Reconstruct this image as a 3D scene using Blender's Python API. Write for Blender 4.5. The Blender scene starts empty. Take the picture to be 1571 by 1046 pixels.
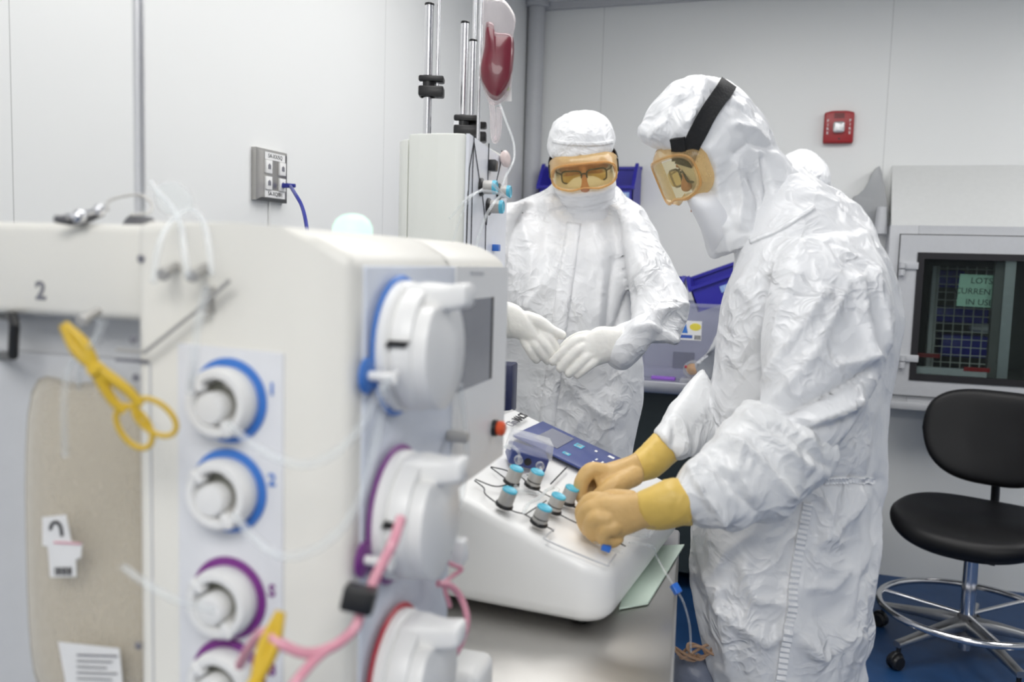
import bpy, bmesh, math, random
import numpy as np
from mathutils import Vector, Matrix
from mathutils.bvhtree import BVHTree

SC = bpy.context.scene
COL = SC.collection
V = Vector
PI = math.pi

# ------------------------------------------------------------------ camera
FPX, CX, CY = 1333.0, 785.5, 523.0
CAM = V((0, 0, 1.4))
ROT = (Matrix.Rotation(math.radians(18.1), 3, 'Z') @ Matrix.Rotation(math.radians(90 - 5.25), 3, 'X')
       @ Matrix.Rotation(math.radians(1.7), 3, 'Z'))
cam_data = bpy.data.cameras.new('camera')
cam = bpy.data.objects.new('camera', cam_data)
COL.objects.link(cam)
cam.matrix_world = Matrix.Translation(CAM) @ ROT.to_4x4()
cam_data.sensor_width = 36
cam_data.lens = 36 * FPX / 1571
cam_data.clip_start = 0.05
cam_data.dof.use_dof = True
cam_data.dof.focus_distance = 1.85
cam_data.dof.aperture_fstop = 4.0
SC.camera = cam

# ------------------------------------------------------------------ world, light, exposure
world = bpy.data.worlds.new('world')
SC.world = world
world.use_nodes = True
world.node_tree.nodes['Background'].inputs[0].default_value = (0.9, 0.95, 1, 1)
world.node_tree.nodes['Background'].inputs[1].default_value = 0.3
SC.view_settings.view_transform = 'Standard'
SC.view_settings.look = 'None'
SC.view_settings.gamma = 1
SC.view_settings.exposure = 0.0
SC.view_settings.use_curve_mapping = False


def area(name, loc, sx, sy, power, color=(1, 0.985, 0.96)):
    l = bpy.data.lights.new(name, 'AREA')
    l.shape = 'RECTANGLE'
    l.size, l.size_y = sx, sy
    l.energy = power
    l.color = color
    o = bpy.data.objects.new(name, l)
    o.location = loc
    COL.objects.link(o)
    return o


area('unseen_ceiling_light', (-0.5, 1.2, 2.66), 0.6, 1.2, 12)
area('unseen_ceiling_light', (0.5, -1.2, 2.66), 1.6, 1.2, 54)  # unseen panel behind the camera, added to fill fronts and back wall
area('unseen_ceiling_light', (-0.7, -1.6, 2.66), 0.6, 1.2, 4)
area('unseen_ceiling_light', (0.1, 2.75, 2.66), 1.2, 0.6, 14)  # unseen panel, added to brighten the back wall
area('unseen_ceiling_light', (1.7, 2.9, 2.66), 0.6, 1.2, 23)  # unseen panel, added to lift the right part of the back wall
area('unseen_ceiling_light', (-0.62, 2.35, 2.66), 0.6, 0.6, 7.5)

# ------------------------------------------------------------------ pixel helpers (a point of the photo at a known depth or on a known surface)


def ray(px, py):
    return ROT @ V(((px - CX) / FPX, -(py - CY) / FPX, -1.0))


def P(px, py, d):
    return CAM + ray(px, py) * d


def onplane(px, py, p0, n):
    r = ray(px, py)
    return CAM + r * ((p0 - CAM).dot(n) / r.dot(n))


IX, IY, IZ = ROT @ V((1, 0, 0)), ROT @ V((0, 1, 0)), ROT @ V((0, 0, 1))
X, Y, Z = V((1, 0, 0)), V((0, 1, 0)), V((0, 0, 1))

# ------------------------------------------------------------------ materials


def new_mat(name):
    m = bpy.data.materials.new(name)
    m.use_nodes = True
    nt = m.node_tree
    return m, nt, nt.nodes['Principled BSDF']


def mat(name, col, rough=0.5, metal=0.0, bump=0.0, bscale=60, spec=0.5, var=0.04, coat=0.0, trans=0.0, alpha=1.0, sss=0.0, aniso=None):
    m, nt, b = new_mat(name)
    N, L = nt.nodes, nt.links
    tc = N.new('ShaderNodeTexCoord')
    nz = N.new('ShaderNodeTexNoise')
    nz.inputs['Scale'].default_value = bscale
    nz.inputs['Detail'].default_value = 4
    src = tc.outputs['Object']
    if aniso:
        mp = N.new('ShaderNodeMapping')
        mp.inputs['Scale'].default_value = aniso
        L.new(src, mp.inputs[0])
        src = mp.outputs[0]
    L.new(src, nz.inputs['Vector'])
    mx = N.new('ShaderNodeMix')
    mx.data_type = 'RGBA'
    mx.inputs[6].default_value = (*[c * (1 - var) for c in col], 1)
    mx.inputs[7].default_value = (*[min(1, c * (1 + var)) for c in col], 1)
    L.new(nz.outputs[0], mx.inputs[0])
    L.new(mx.outputs[2], b.inputs['Base Color'])
    b.inputs['Roughness'].default_value = rough
    b.inputs['Metallic'].default_value = metal
    b.inputs['Specular IOR Level'].default_value = spec
    b.inputs['Coat Weight'].default_value = coat
    b.inputs['Transmission Weight'].default_value = trans
    b.inputs['Alpha'].default_value = alpha
    if sss:
        b.inputs['Subsurface Weight'].default_value = sss
        b.inputs['Subsurface Radius'].default_value = (0.01, 0.006, 0.004)
    if bump:
        bp = N.new('ShaderNodeBump')
        bp.inputs['Strength'].default_value = bump
        bp.inputs['Distance'].default_value = 0.01
        L.new(nz.outputs[0], bp.inputs['Height'])
        L.new(bp.outputs[0], b.inputs['Normal'])
    return m


def clear_mat(name, col=(1, 1, 1), weight=0.25, rough=0.08, body=(0.9, 0.92, 0.94), tint_only=False):
    """thin clear plastic: tinted see-through mixed with a glossy milky skin"""
    m, nt, b = new_mat(name)
    N, L = nt.nodes, nt.links
    b.inputs['Base Color'].default_value = (*body, 1)
    b.inputs['Roughness'].default_value = rough
    t = N.new('ShaderNodeBsdfTransparent')
    t.inputs[0].default_value = (*col, 1)
    lw = N.new('ShaderNodeLayerWeight')
    lw.inputs['Blend'].default_value = 0.35
    nz = N.new('ShaderNodeTexNoise')
    nz.inputs['Scale'].default_value = 30
    ml = N.new('ShaderNodeMath')
    ml.operation = 'MULTIPLY_ADD'
    L.new(lw.outputs['Facing'], ml.inputs[0])
    ml.inputs[1].default_value = 0.45
    ml.inputs[2].default_value = weight - 0.05
    ad = N.new('ShaderNodeMath')
    ad.operation = 'MULTIPLY_ADD'
    L.new(nz.outputs[0], ad.inputs[0])
    ad.inputs[1].default_value = 0.1
    L.new(ml.outputs[0], ad.inputs[2])
    mx = N.new('ShaderNodeMixShader')
    L.new(ad.outputs[0], mx.inputs[0])
    L.new(t.outputs[0], mx.inputs[1])
    L.new(b.outputs[0], mx.inputs[2])
    L.new(mx.outputs[0], N['Material Output'].inputs[0])
    return m


def emit_mat(name, col, s):
    m, nt, b = new_mat(name)
    b.inputs['Base Color'].default_value = (*[c * .35 for c in col], 1)
    b.inputs['Emission Color'].default_value = (*col, 1)
    b.inputs['Emission Strength'].default_value = s
    return m


def wall_mat(name, col, seams, axis, rough=0.35):
    """painted cleanroom panel with thin darker joints at fixed positions along one axis"""
    m, nt, b = new_mat(name)
    N, L = nt.nodes, nt.links
    tc = N.new('ShaderNodeTexCoord')
    sp = N.new('ShaderNodeSeparateXYZ')
    L.new(tc.outputs['Object'], sp.inputs[0])
    cur = None
    for s in seams:
        a = N.new('ShaderNodeMath'); a.operation = 'SUBTRACT'
        L.new(sp.outputs[axis], a.inputs[0]); a.inputs[1].default_value = s
        c = N.new('ShaderNodeMath'); c.operation = 'ABSOLUTE'
        L.new(a.outputs[0], c.inputs[0])
        d = N.new('ShaderNodeMath'); d.operation = 'LESS_THAN'
        L.new(c.outputs[0], d.inputs[0]); d.inputs[1].default_value = 0.0016
        if cur:
            e = N.new('ShaderNodeMath'); e.operation = 'MAXIMUM'
            L.new(cur.outputs[0], e.inputs[0]); L.new(d.outputs[0], e.inputs[1]); cur = e
        else:
            cur = d
    nz = N.new('ShaderNodeTexNoise'); nz.inputs['Scale'].default_value = 1.2; nz.inputs['Detail'].default_value = 3
    L.new(tc.outputs['Object'], nz.inputs['Vector'])
    m1 = N.new('ShaderNodeMix'); m1.data_type = 'RGBA'
    m1.inputs[6].default_value = (*[c * 0.97 for c in col], 1); m1.inputs[7].default_value = (*[c * 1.03 for c in col], 1)
    L.new(nz.outputs[0], m1.inputs[0])
    m2 = N.new('ShaderNodeMix'); m2.data_type = 'RGBA'
    m2.inputs[7].default_value = (*[c * 0.72 for c in col], 1)
    L.new(m1.outputs[2], m2.inputs[6])
    if cur:
        L.new(cur.outputs[0], m2.inputs[0])
    else:
        m2.inputs[0].default_value = 0
    L.new(m2.outputs[2], b.inputs['Base Color'])
    b.inputs['Roughness'].default_value = rough
    n2 = N.new('ShaderNodeTexNoise'); n2.inputs['Scale'].default_value = 350
    L.new(tc.outputs['Object'], n2.inputs['Vector'])
    bp = N.new('ShaderNodeBump'); bp.inputs['Strength'].default_value = 0.04; bp.inputs['Distance'].default_value = 0.002
    L.new(n2.outputs[0], bp.inputs['Height']); L.new(bp.outputs[0], b.inputs['Normal'])
    return m


def fabric_mat(name, col=(0.78, 0.79, 0.81), rough=0.36, scale=28, strength=0.7, trans=0.12):
    """crumpled spun-bonded suit cloth: creases by ridged, warped noise in the bump"""
    m, nt, b = new_mat(name)
    N, L = nt.nodes, nt.links
    tc = N.new('ShaderNodeTexCoord')
    w = N.new('ShaderNodeTexNoise'); w.inputs['Scale'].default_value = 9; w.inputs['Detail'].default_value = 2
    L.new(tc.outputs['Object'], w.inputs['Vector'])
    vm = N.new('ShaderNodeVectorMath'); vm.operation = 'MULTIPLY_ADD'
    L.new(w.outputs['Color'], vm.inputs[0]); vm.inputs[1].default_value = (0.12, 0.12, 0.12)
    L.new(tc.outputs['Object'], vm.inputs[2])
    hs = None
    mk = N.new('ShaderNodeTexNoise'); mk.inputs['Scale'].default_value = 7; mk.inputs['Detail'].default_value = 1
    L.new(tc.outputs['Object'], mk.inputs['Vector'])
    mr = N.new('ShaderNodeMapRange'); L.new(mk.outputs[0], mr.inputs[0])
    mr.inputs[1].default_value = 0.42; mr.inputs[2].default_value = 0.62; mr.inputs[3].default_value = 0.15; mr.inputs[4].default_value = 1.0
    for sc, am, wd in ((scale * 0.5, 1.0, 0.22), (scale, 0.55, 0.22), (scale * 2.2, 0.2, 0.22)):
        nz = N.new('ShaderNodeTexNoise'); nz.inputs['Scale'].default_value = sc; nz.inputs['Detail'].default_value = 0.0
        L.new(vm.outputs[0], nz.inputs['Vector'])
        a = N.new('ShaderNodeMath'); a.operation = 'SUBTRACT'; L.new(nz.outputs[0], a.inputs[0]); a.inputs[1].default_value = 0.5
        c = N.new('ShaderNodeMath'); c.operation = 'ABSOLUTE'; L.new(a.outputs[0], c.inputs[0])
        d0 = N.new('ShaderNodeMapRange'); L.new(c.outputs[0], d0.inputs[0])
        d0.inputs[1].default_value = 0.0; d0.inputs[2].default_value = wd; d0.inputs[3].default_value = 1.0; d0.inputs[4].default_value = 0.0
        d1 = N.new('ShaderNodeMath'); d1.operation = 'MULTIPLY'; L.new(d0.outputs[0], d1.inputs[0]); L.new(mr.outputs[0], d1.inputs[1])
        d = N.new('ShaderNodeMath'); d.operation = 'MULTIPLY_ADD'; L.new(d1.outputs[0], d.inputs[0]); d.inputs[1].default_value = am
        if hs:
            L.new(hs.outputs[0], d.inputs[2])
        else:
            d.inputs[2].default_value = 0
        hs = d
    bp = N.new('ShaderNodeBump'); bp.inputs['Strength'].default_value = strength; bp.inputs['Distance'].default_value = 0.008
    L.new(hs.outputs[0], bp.inputs['Height']); L.new(bp.outputs[0], b.inputs['Normal'])
    b.inputs['Base Color'].default_value = (*col, 1)
    b.inputs['Roughness'].default_value = rough
    b.inputs['Sheen Weight'].default_value = 0.1
    return m


M = {}
M['wall_left'] = wall_mat('wall_left_paint', (0.84, 0.85, 0.845), (1.219, 2.68), 1)
M['wall_back'] = wall_mat('wall_back_paint', (0.85, 0.86, 0.845), (-0.975, 0.33, 1.6), 0)
M['wall'] = wall_mat('wall_plain_paint', (0.82, 0.83, 0.82), (), 0)
M['ceiling'] = mat('ceiling_tile', (0.88, 0.88, 0.87), 0.7)
M['floor'] = mat('blue_floor', (0.009, 0.05, 0.15), 0.5, var=0.25, bscale=8)
M['gray_metal'] = mat('painted_grey_metal', (0.55, 0.56, 0.58), 0.4)
M['gray_dark'] = mat('dark_grey_plastic', (0.12, 0.12, 0.13), 0.5)
M['steel'] = mat('brushed_steel', (0.45, 0.44, 0.425), 0.38, 1.0, bump=0.03, bscale=60, aniso=(1, 12, 1))
M['bench_steel'] = mat('bench_steel', (0.6, 0.6, 0.64), 0.3, 1.0)
M['chrome'] = mat('chrome', (0.75, 0.75, 0.77), 0.12, 1.0)
M['pole'] = mat('satin_pole', (0.68, 0.68, 0.7), 0.25, 1.0)
M['alum'] = mat('cast_aluminium', (0.5, 0.5, 0.5), 0.35, 1.0)
M['black'] = mat('black_plastic', (0.012, 0.012, 0.013), 0.35)
M['vinyl'] = mat('black_vinyl', (0.006, 0.006, 0.007), 0.42, bump=0.05, bscale=300, spec=0.3)
M['blue_bin'] = mat('blue_polymer', (0.025, 0.022, 0.36), 0.35)
M['blue_label'] = mat('pale_blue_label', (0.3, 0.45, 0.8), 0.5)
M['red'] = mat('alarm_red', (0.36, 0.015, 0.02), 0.35)
M['white_ink'] = mat('white_ink', (0.85, 0.85, 0.85), 0.5)
M['black_ink'] = mat('black_ink', (0.02, 0.02, 0.025), 0.5)
M['gray_ink'] = mat('grey_ink', (0.2, 0.2, 0.23), 0.5)
M['cream'] = mat('cream_casing', (0.80, 0.785, 0.73), 0.38, bscale=15, var=0.015)
M['white_case'] = mat('white_casing', (0.84, 0.84, 0.83), 0.33, bscale=20, var=0.015)
M['panel_blue'] = mat('pale_blue_grey_panel', (0.66, 0.70, 0.78), 0.4)
M['panel_lilac'] = mat('pale_lilac_panel', (0.76, 0.77, 0.80), 0.42)
M['console'] = mat('console_white', (0.92, 0.92, 0.91), 0.3, bscale=15, var=0.01)
M['tower'] = mat('tower_casing', (0.78, 0.795, 0.75), 0.4, bscale=15, var=0.01)
M['tower_panel'] = mat('tower_panel_white', (0.82, 0.84, 0.9), 0.3)
M['ring_blue'] = mat('ring_blue', (0.05, 0.2, 0.62), 0.35)
M['ring_purple'] = mat('ring_purple', (0.2, 0.03, 0.24), 0.35)
M['ring_red'] = mat('ring_red', (0.45, 0.015, 0.04), 0.35)
M['dark_recess'] = mat('olive_recess', (0.2, 0.2, 0.17), 0.5)
M['screen'] = mat('grey_screen', (0.17, 0.18, 0.21), 0.2, var=0.05)
M['navy'] = mat('navy_panel', (0.042, 0.065, 0.23), 0.3)
M['navy_dark'] = mat('navy_dark', (0.012, 0.018, 0.07), 0.35)
M['lcd'] = mat('lcd_grey', (0.17, 0.18, 0.24), 0.25)
M['cyan'] = mat('cyan_cap', (0.1, 0.5, 0.68), 0.25)
M['knob'] = mat('knob_grey', (0.48, 0.47, 0.45), 0.4, metal=0.3)
M['yellow'] = mat('yellow_plastic', (0.68, 0.45, 0.03), 0.4)
M['orange'] = mat('orange_button', (0.75, 0.1, 0.03), 0.35)
M['clamp_blue'] = mat('blue_clamp', (0.03, 0.16, 0.62), 0.35)
M['cable_blue'] = mat('blue_cable', (0.02, 0.03, 0.28), 0.4)
M['paper'] = mat('white_paper', (0.82, 0.82, 0.82), 0.6)
M['green_plate'] = mat('pale_green_plate', (0.68, 0.82, 0.72), 0.35)
M['green_sign'] = mat('green_sign_paper', (0.42, 0.66, 0.52), 0.6)
M['suit'] = fabric_mat('suit_cloth')
M['suit_fine'] = fabric_mat('hood_cloth', (0.81, 0.82, 0.84), scale=34, strength=0.5)
M['sleeve'] = fabric_mat('sleeve_cover_cloth', (0.81, 0.82, 0.83), scale=30, strength=0.6)
M['mask'] = fabric_mat('mask_cloth', (0.81, 0.82, 0.85), rough=0.6, scale=16, strength=0.15)
M['latex_white'] = mat('white_latex', (0.85, 0.84, 0.80), 0.45, bump=0.12, bscale=70, sss=0.05)
M['latex_tan'] = mat('tan_latex', (0.66, 0.43, 0.17), 0.48, bump=0.15, bscale=90, sss=0.05, var=0.06)
M['latex_yellow'] = mat('yellow_latex', (0.74, 0.51, 0.12), 0.45, bump=0.15, bscale=50, var=0.06)
M['skin'] = mat('skin', (0.55, 0.27, 0.16), 0.5, sss=0.1)
M['glasses'] = mat('glasses_frame', (0.02, 0.018, 0.018), 0.3)
M['strap'] = mat('black_elastic', (0.006, 0.0065, 0.008), 0.75, bump=0.2, bscale=200)
M['amber'] = clear_mat('amber_plastic', (1.0, 0.84, 0.56), 0.30, 0.12, (0.86, 0.6, 0.3))
M['amber_lens'] = clear_mat('amber_lens', (0.93, 0.84, 0.58), 0.09, 0.04, (0.8, 0.7, 0.42))
M['clear'] = clear_mat('clear_tube', (0.97, 0.98, 0.98), 0.10, 0.1)
M['clear_box'] = clear_mat('clear_box', (0.94, 0.94, 0.95), 0.14, 0.06)
M['tote'] = clear_mat('clear_tote', (0.88, 0.89, 0.95), 0.17, 0.2, (0.75, 0.76, 0.85))
M['bag_clear'] = clear_mat('bag_film', (0.97, 0.94, 0.95), 0.15, 0.15, (0.86, 0.82, 0.83))
M['fluid_bag'] = clear_mat('fluid_bag', (0.97, 0.945, 0.89), 0.18, 0.35, (0.84, 0.78, 0.68))
M['glass'] = clear_mat('dark_glass', (0.80, 0.85, 0.84), 0.05, 0.03, (0.1, 0.11, 0.11))
M['blood'] = mat('blood', (0.14, 0.012, 0.025), 0.3, var=0.3, bscale=25, coat=0.3)
M['pink'] = mat('pink_tube', (0.72, 0.32, 0.40), 0.25, coat=0.3)
M['beacon'] = emit_mat('beacon_glow', (0.66, 1.0, 0.84), 0.95)
M['strobe'] = mat('strobe_lens', (0.75, 0.75, 0.75), 0.12, 0.7, bump=0.5, bscale=80)
M['bench_shade'] = mat('teal_shade_paint', (0.03, 0.042, 0.045), 0.5)  # dark tone paints in the shade below the worktop
M['purple'] = mat('purple_tray', (0.3, 0.12, 0.6), 0.35)
M['amber_stuff'] = mat('amber_contents', (0.62, 0.33, 0.12), 0.3, var=0.5, bscale=60)
M['yellow_ink'] = mat('yellow_print', (0.8, 0.68, 0.08), 0.5)
M['blue_ink'] = mat('blue_print', (0.05, 0.12, 0.45), 0.5)
M['green_ink'] = mat('green_print', (0.4, 0.7, 0.05), 0.5)
M['guard'] = mat('guard_grey', (0.36, 0.37, 0.38), 0.35)
M['slope_white'] = mat('slope_white', (0.66, 0.67, 0.66), 0.45)
M['gasket'] = mat('black_gasket', (0.01, 0.009, 0.012), 0.65)
M['filter'] = mat('filter_disc', (0.72, 0.6, 0.58), 0.35)
M['brown'] = mat('brown_tube', (0.35, 0.22, 0.14), 0.4)
M['waste'] = mat('grey_blue_bag', (0.16, 0.18, 0.24), 0.4, bump=.3, bscale=40)
M['interior'] = mat('dark_interior', (0.11, 0.11, 0.105), 0.5)
M['wire'] = mat('wire_grey', (0.75, 0.75, 0.7), 0.4)

# ------------------------------------------------------------------ mesh helpers


def catmull(pts, n=8, closed=False):
    pts = [V(p) for p in pts]
    if len(pts) < 3:
        return pts
    out = []
    m = len(pts)
    rng = range(m if closed else m - 1)
    for i in rng:
        p1, p2 = pts[i], pts[(i + 1) % m]
        p0 = pts[i - 1] if (i > 0 or closed) else p1 * 2 - p2
        p3 = pts[(i + 2) % m] if (i + 2 < m or closed) else p2 * 2 - p1
        for k in range(n):
            t = k / n
            out.append(0.5 * ((2 * p1) + (p2 - p0) * t + (2 * p0 - 5 * p1 + 4 * p2 - p3) * t * t + (3 * p1 - p0 - 3 * p2 + p3) * t ** 3))
    if not closed:
        out.append(pts[-1])
    return out


class MB:
    def __init__(s):
        s.bm = bmesh.new()

    def _bev(s, verts, w, seg=2):
        if w <= 0:
            return
        vs = set(verts)
        es = [e for e in s.bm.edges if e.verts[0] in vs and e.verts[1] in vs]
        bmesh.ops.bevel(s.bm, geom=es, offset=w, segments=seg, profile=0.5, affect='EDGES', clamp_overlap=True)

    def box(s, c, sx, sy, sz, ax=(X, Y, Z), bev=0.0, seg=2):
        c = V(c)
        a, b, d = ax[0] * (sx / 2), ax[1] * (sy / 2), ax[2] * (sz / 2)
        v = [s.bm.verts.new(c + a * i + b * j + d * k) for i in (-1, 1) for j in (-1, 1) for k in (-1, 1)]
        for f in ((0, 1, 3, 2), (4, 6, 7, 5), (0, 4, 5, 1), (2, 3, 7, 6), (0, 2, 6, 4), (1, 5, 7, 3)):
            s.bm.faces.new([v[i] for i in f])
        s._bev(v, bev, seg)
        return s

    def bb(s, lo, hi, bev=0.0, seg=2):
        lo, hi = V(lo), V(hi)
        d = hi - lo
        return s.box((lo + hi) / 2, d.x, d.y, d.z, bev=bev, seg=seg)

    def prism(s, poly, vec, bev=0.0, seg=2):
        vec = V(vec)
        a = [s.bm.verts.new(V(p)) for p in poly]
        b = [s.bm.verts.new(V(p) + vec) for p in poly]
        n = len(poly)
        s.bm.faces.new(a[::-1])
        s.bm.faces.new(b)
        for i in range(n):
            s.bm.faces.new((a[i], a[(i + 1) % n], b[(i + 1) % n], b[i]))
        s._bev(a + b, bev, seg)
        return s

    def rings(s, rings, cap0=True, cap1=True):
        R = [[s.bm.verts.new(V(p)) for p in r] for r in rings]
        n = len(R[0])
        for i in range(len(R) - 1):
            for j in range(n):
                s.bm.faces.new((R[i][j], R[i][(j + 1) % n], R[i + 1][(j + 1) % n], R[i + 1][j]))
        if cap0:
            s.bm.faces.new(R[0][::-1])
        if cap1:
            s.bm.faces.new(R[-1])
        return s

    def lathe(s, o, axis, prof, seg=32, cap0=True, cap1=True):
        o, axis = V(o), V(axis).normalized()
        t = axis.orthogonal().normalized()
        u = axis.cross(t)
        return s.rings([[o + axis * h + (t * math.cos(2 * PI * k / seg) + u * math.sin(2 * PI * k / seg)) * max(r, 1e-5) for k in range(seg)] for r, h in prof], cap0, cap1)

    def cyl(s, p0, p1, r, r1=None, seg=20, bev=0.0):
        p0, p1 = V(p0), V(p1)
        h = (p1 - p0).length
        r1 = r if r1 is None else r1
        if bev:
            return s.lathe(p0, p1 - p0, [(r - bev, 0), (r, bev), (r1, h - bev), (r1 - bev, h)], seg)
        return s.lathe(p0, p1 - p0, [(r, 0), (r1, h)], seg)

    def tube(s, pts, r, seg=10, n=8, closed=False, smooth=True):
        rr = r if isinstance(r, (list, tuple)) else None
        path = catmull(pts, n, closed) if smooth else [V(p) for p in pts]
        m = len(path)
        rings = []
        prev = None
        for i, p in enumerate(path):
            a = path[(i - 1) % m] if (closed or i > 0) else p
            b = path[(i + 1) % m] if (closed or i < m - 1) else p
            d = (b - a).normalized()
            if prev is None:
                t = d.orthogonal().normalized()
            else:
                t = (prev - d * prev.dot(d)).normalized()
            prev = t
            u = d.cross(t)
            if rr:
                f = i / (m - 1) * (len(rr) - 1)
                k = min(int(f), len(rr) - 2)
                q = rr[k] + (rr[k + 1] - rr[k]) * (f - k)
            else:
                q = r
            rings.append([p + (t * math.cos(2 * PI * k / seg) + u * math.sin(2 * PI * k / seg)) * q for k in range(seg)])
        if closed:
            rings.append(rings[0])
            s.rings(rings, False, False)
            bmesh.ops.remove_doubles(s.bm, verts=s.bm.verts, dist=1e-6)
            return s
        if rr is None and seg >= 8:
            return s.rings(rings)
        # rounded ends
        return s.rings(rings)

    def capsule(s, pts, radii, seg=14, n=6):
        """chain of rounded segments"""
        path = catmull(pts, n)
        m = len(path)
        for i, p in enumerate(path):
            f = i / (m - 1) * (len(radii) - 1)
            k = min(int(f), len(radii) - 2)
            q = radii[k] + (radii[k + 1] - radii[k]) * (f - k)
            s.ell(p, q, q, q, seg=seg)
        return s

    def ell(s, c, a, b, d, ax=(X, Y, Z), seg=24):
        c = V(c)
        mtx = Matrix((ax[0] * a, ax[1] * b, ax[2] * d)).transposed().to_4x4()
        mtx.translation = c
        bmesh.ops.create_uvsphere(s.bm, u_segments=seg, v_segments=max(6, seg // 2), radius=1, matrix=mtx)
        return s

    def loft(s, secs, n=40, sub=4, sup=2.3, smooth=True):
        """sections: (centre, vector a, vector b) ellipses, smoothly interpolated"""
        cs = [x[0] for x in secs]
        As = [x[1] for x in secs]
        Bs = [x[2] for x in secs]
        if smooth:
            cs, As, Bs = catmull(cs, sub), catmull(As, sub), catmull(Bs, sub)
        rings = []
        for c, a, b in zip(cs, As, Bs):
            r = []
            for k in range(n):
                t = 2 * PI * k / n
                ct, st = math.cos(t), math.sin(t)
                r.append(c + a * math.copysign(abs(ct) ** (2 / sup), ct) + b * math.copysign(abs(st) ** (2 / sup), st))
            rings.append(r)
        return s.rings(rings)


def link(name, me, m=None, parent=None, smooth=35):
    if m is not None:
        me.materials.append(m)
    if smooth:
        me.polygons.foreach_set('use_smooth', [True] * len(me.polygons))
        if smooth < 180:
            me.set_sharp_from_angle(angle=math.radians(smooth))
    o = bpy.data.objects.new(name, me)
    COL.objects.link(o)
    if parent is not None:
        me.transform(Matrix.Translation(-wloc(parent)))
        o.parent = parent
    else:
        vs = [v.co for v in me.vertices]
        lo = V((min(v.x for v in vs), min(v.y for v in vs), min(v.z for v in vs)))
        hi = V((max(v.x for v in vs), max(v.y for v in vs), max(v.z for v in vs)))
        c = V(((lo.x + hi.x) / 2, (lo.y + hi.y) / 2, lo.z))
        me.transform(Matrix.Translation(-c))
        o.location = c
    return o


def wloc(o):
    l = V((0, 0, 0))
    while o is not None:
        l += o.location
        o = o.parent
    return l


def obj(name, mb, m, parent=None, smooth=35, label=None):
    bmesh.ops.recalc_face_normals(mb.bm, faces=mb.bm.faces)
    me = bpy.data.meshes.new(name)
    mb.bm.to_mesh(me)
    mb.bm.free()
    o = link(name, me, M[m] if isinstance(m, str) else m, parent, smooth)
    if label:
        o['label'] = label
    return o


def thing(name, label, cat, loc, group=None):
    o = bpy.data.objects.new(name, None)
    COL.objects.link(o)
    o.location = loc
    o.empty_display_size = 0.05
    o['label'] = label
    o['category'] = cat
    if group:
        o['group'] = group
    return o


def tag(o, label, cat, group=None, kind=None):
    o['label'] = label
    o['category'] = cat
    if group:
        o['group'] = group
    if kind:
        o['kind'] = kind
    return o


def struct(name, mb, m, parent=None, smooth=35):
    o = obj(name, mb, m, parent, smooth)
    o['kind'] = 'structure'
    return o


def struct_world(name, mb, m):
    """structure kept in room coordinates so the panel joints sit at fixed positions"""
    bmesh.ops.recalc_face_normals(mb.bm, faces=mb.bm.faces)
    me = bpy.data.meshes.new(name)
    mb.bm.to_mesh(me)
    mb.bm.free()
    me.materials.append(M[m])
    o = bpy.data.objects.new(name, me)
    COL.objects.link(o)
    o['kind'] = 'structure'
    return o


def text_mesh(s, size, o, xd, yd, ext=0.0004, align='CENTER', bold=0.0):
    cu = bpy.data.curves.new('t', 'FONT')
    cu.body = s
    cu.size = size
    cu.extrude = ext
    cu.offset = bold
    cu.align_x = align
    cu.align_y = 'CENTER'
    cu.resolution_u = 3
    t = bpy.data.objects.new('t', cu)
    COL.objects.link(t)
    dg = bpy.context.evaluated_depsgraph_get()
    me = bpy.data.meshes.new_from_object(t.evaluated_get(dg))
    bpy.data.objects.remove(t)
    bpy.data.curves.remove(cu)
    xd, yd = V(xd).normalized(), V(yd).normalized()
    zd = xd.cross(yd).normalized()
    mt = Matrix((xd, yd, zd)).transposed().to_4x4()
    mt.translation = V(o)
    me.transform(mt)
    me.materials.clear()
    return me


def text(name, s, size, o, xd, yd, m, parent, ext=0.0004, align='CENTER', bold=0.0):
    return link(name, text_mesh(s, size, o, xd, yd, ext, align, bold), M[m], parent, 0)


# ------------------------------------------------------------------ noise for cloth
_rs = np.random.RandomState(7)
_perm = _rs.permutation(256)
_perm = np.concatenate([_perm, _perm, _perm])
_grad = _rs.normal(size=(256, 3))
_grad /= np.linalg.norm(_grad, axis=1)[:, None]


def perlin(p):
    i = np.floor(p).astype(int)
    f = p - i
    u = f * f * f * (f * (f * 6 - 15) + 10)
    i &= 255
    r = 0
    for dx in (0, 1):
        for dy in (0, 1):
            for dz in (0, 1):
                h = _perm[_perm[_perm[(i[:, 0] + dx) & 255] + ((i[:, 1] + dy) & 255)] + ((i[:, 2] + dz) & 255)]
                g = _grad[h & 255]
                d = g[:, 0] * (f[:, 0] - dx) + g[:, 1] * (f[:, 1] - dy) + g[:, 2] * (f[:, 2] - dz)
                w = (u[:, 0] if dx else 1 - u[:, 0]) * (u[:, 1] if dy else 1 - u[:, 1]) * (u[:, 2] if dz else 1 - u[:, 2])
                r = r + w * d
    return r


def creases(co, amps, freqs, stretch=(1, 1, 1), seed=0.0):
    q = co * np.array(stretch)
    warp = np.stack([perlin(q * 5 + 11.3 + seed), perlin(q * 5 + 37.7 + seed), perlin(q * 5 + 71.1 + seed)], 1)
    q = q + warp * 0.06
    d = np.zeros(len(co))
    for k, (a, f) in enumerate(zip(amps, freqs)):
        n = perlin(q * f + seed * 3.1 + f)
        if k == 0:
            d += a * n
            continue
        msk = np.clip(0.45 + 2.0 * perlin(q * (f * 0.4) + 91.7 + seed), 0.12, 1.0)
        t = np.sqrt(n * n + 0.0009)
        d += a * (0.25 - t) * 2.2 * msk * (1 if k % 2 else -1)
    return d


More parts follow.
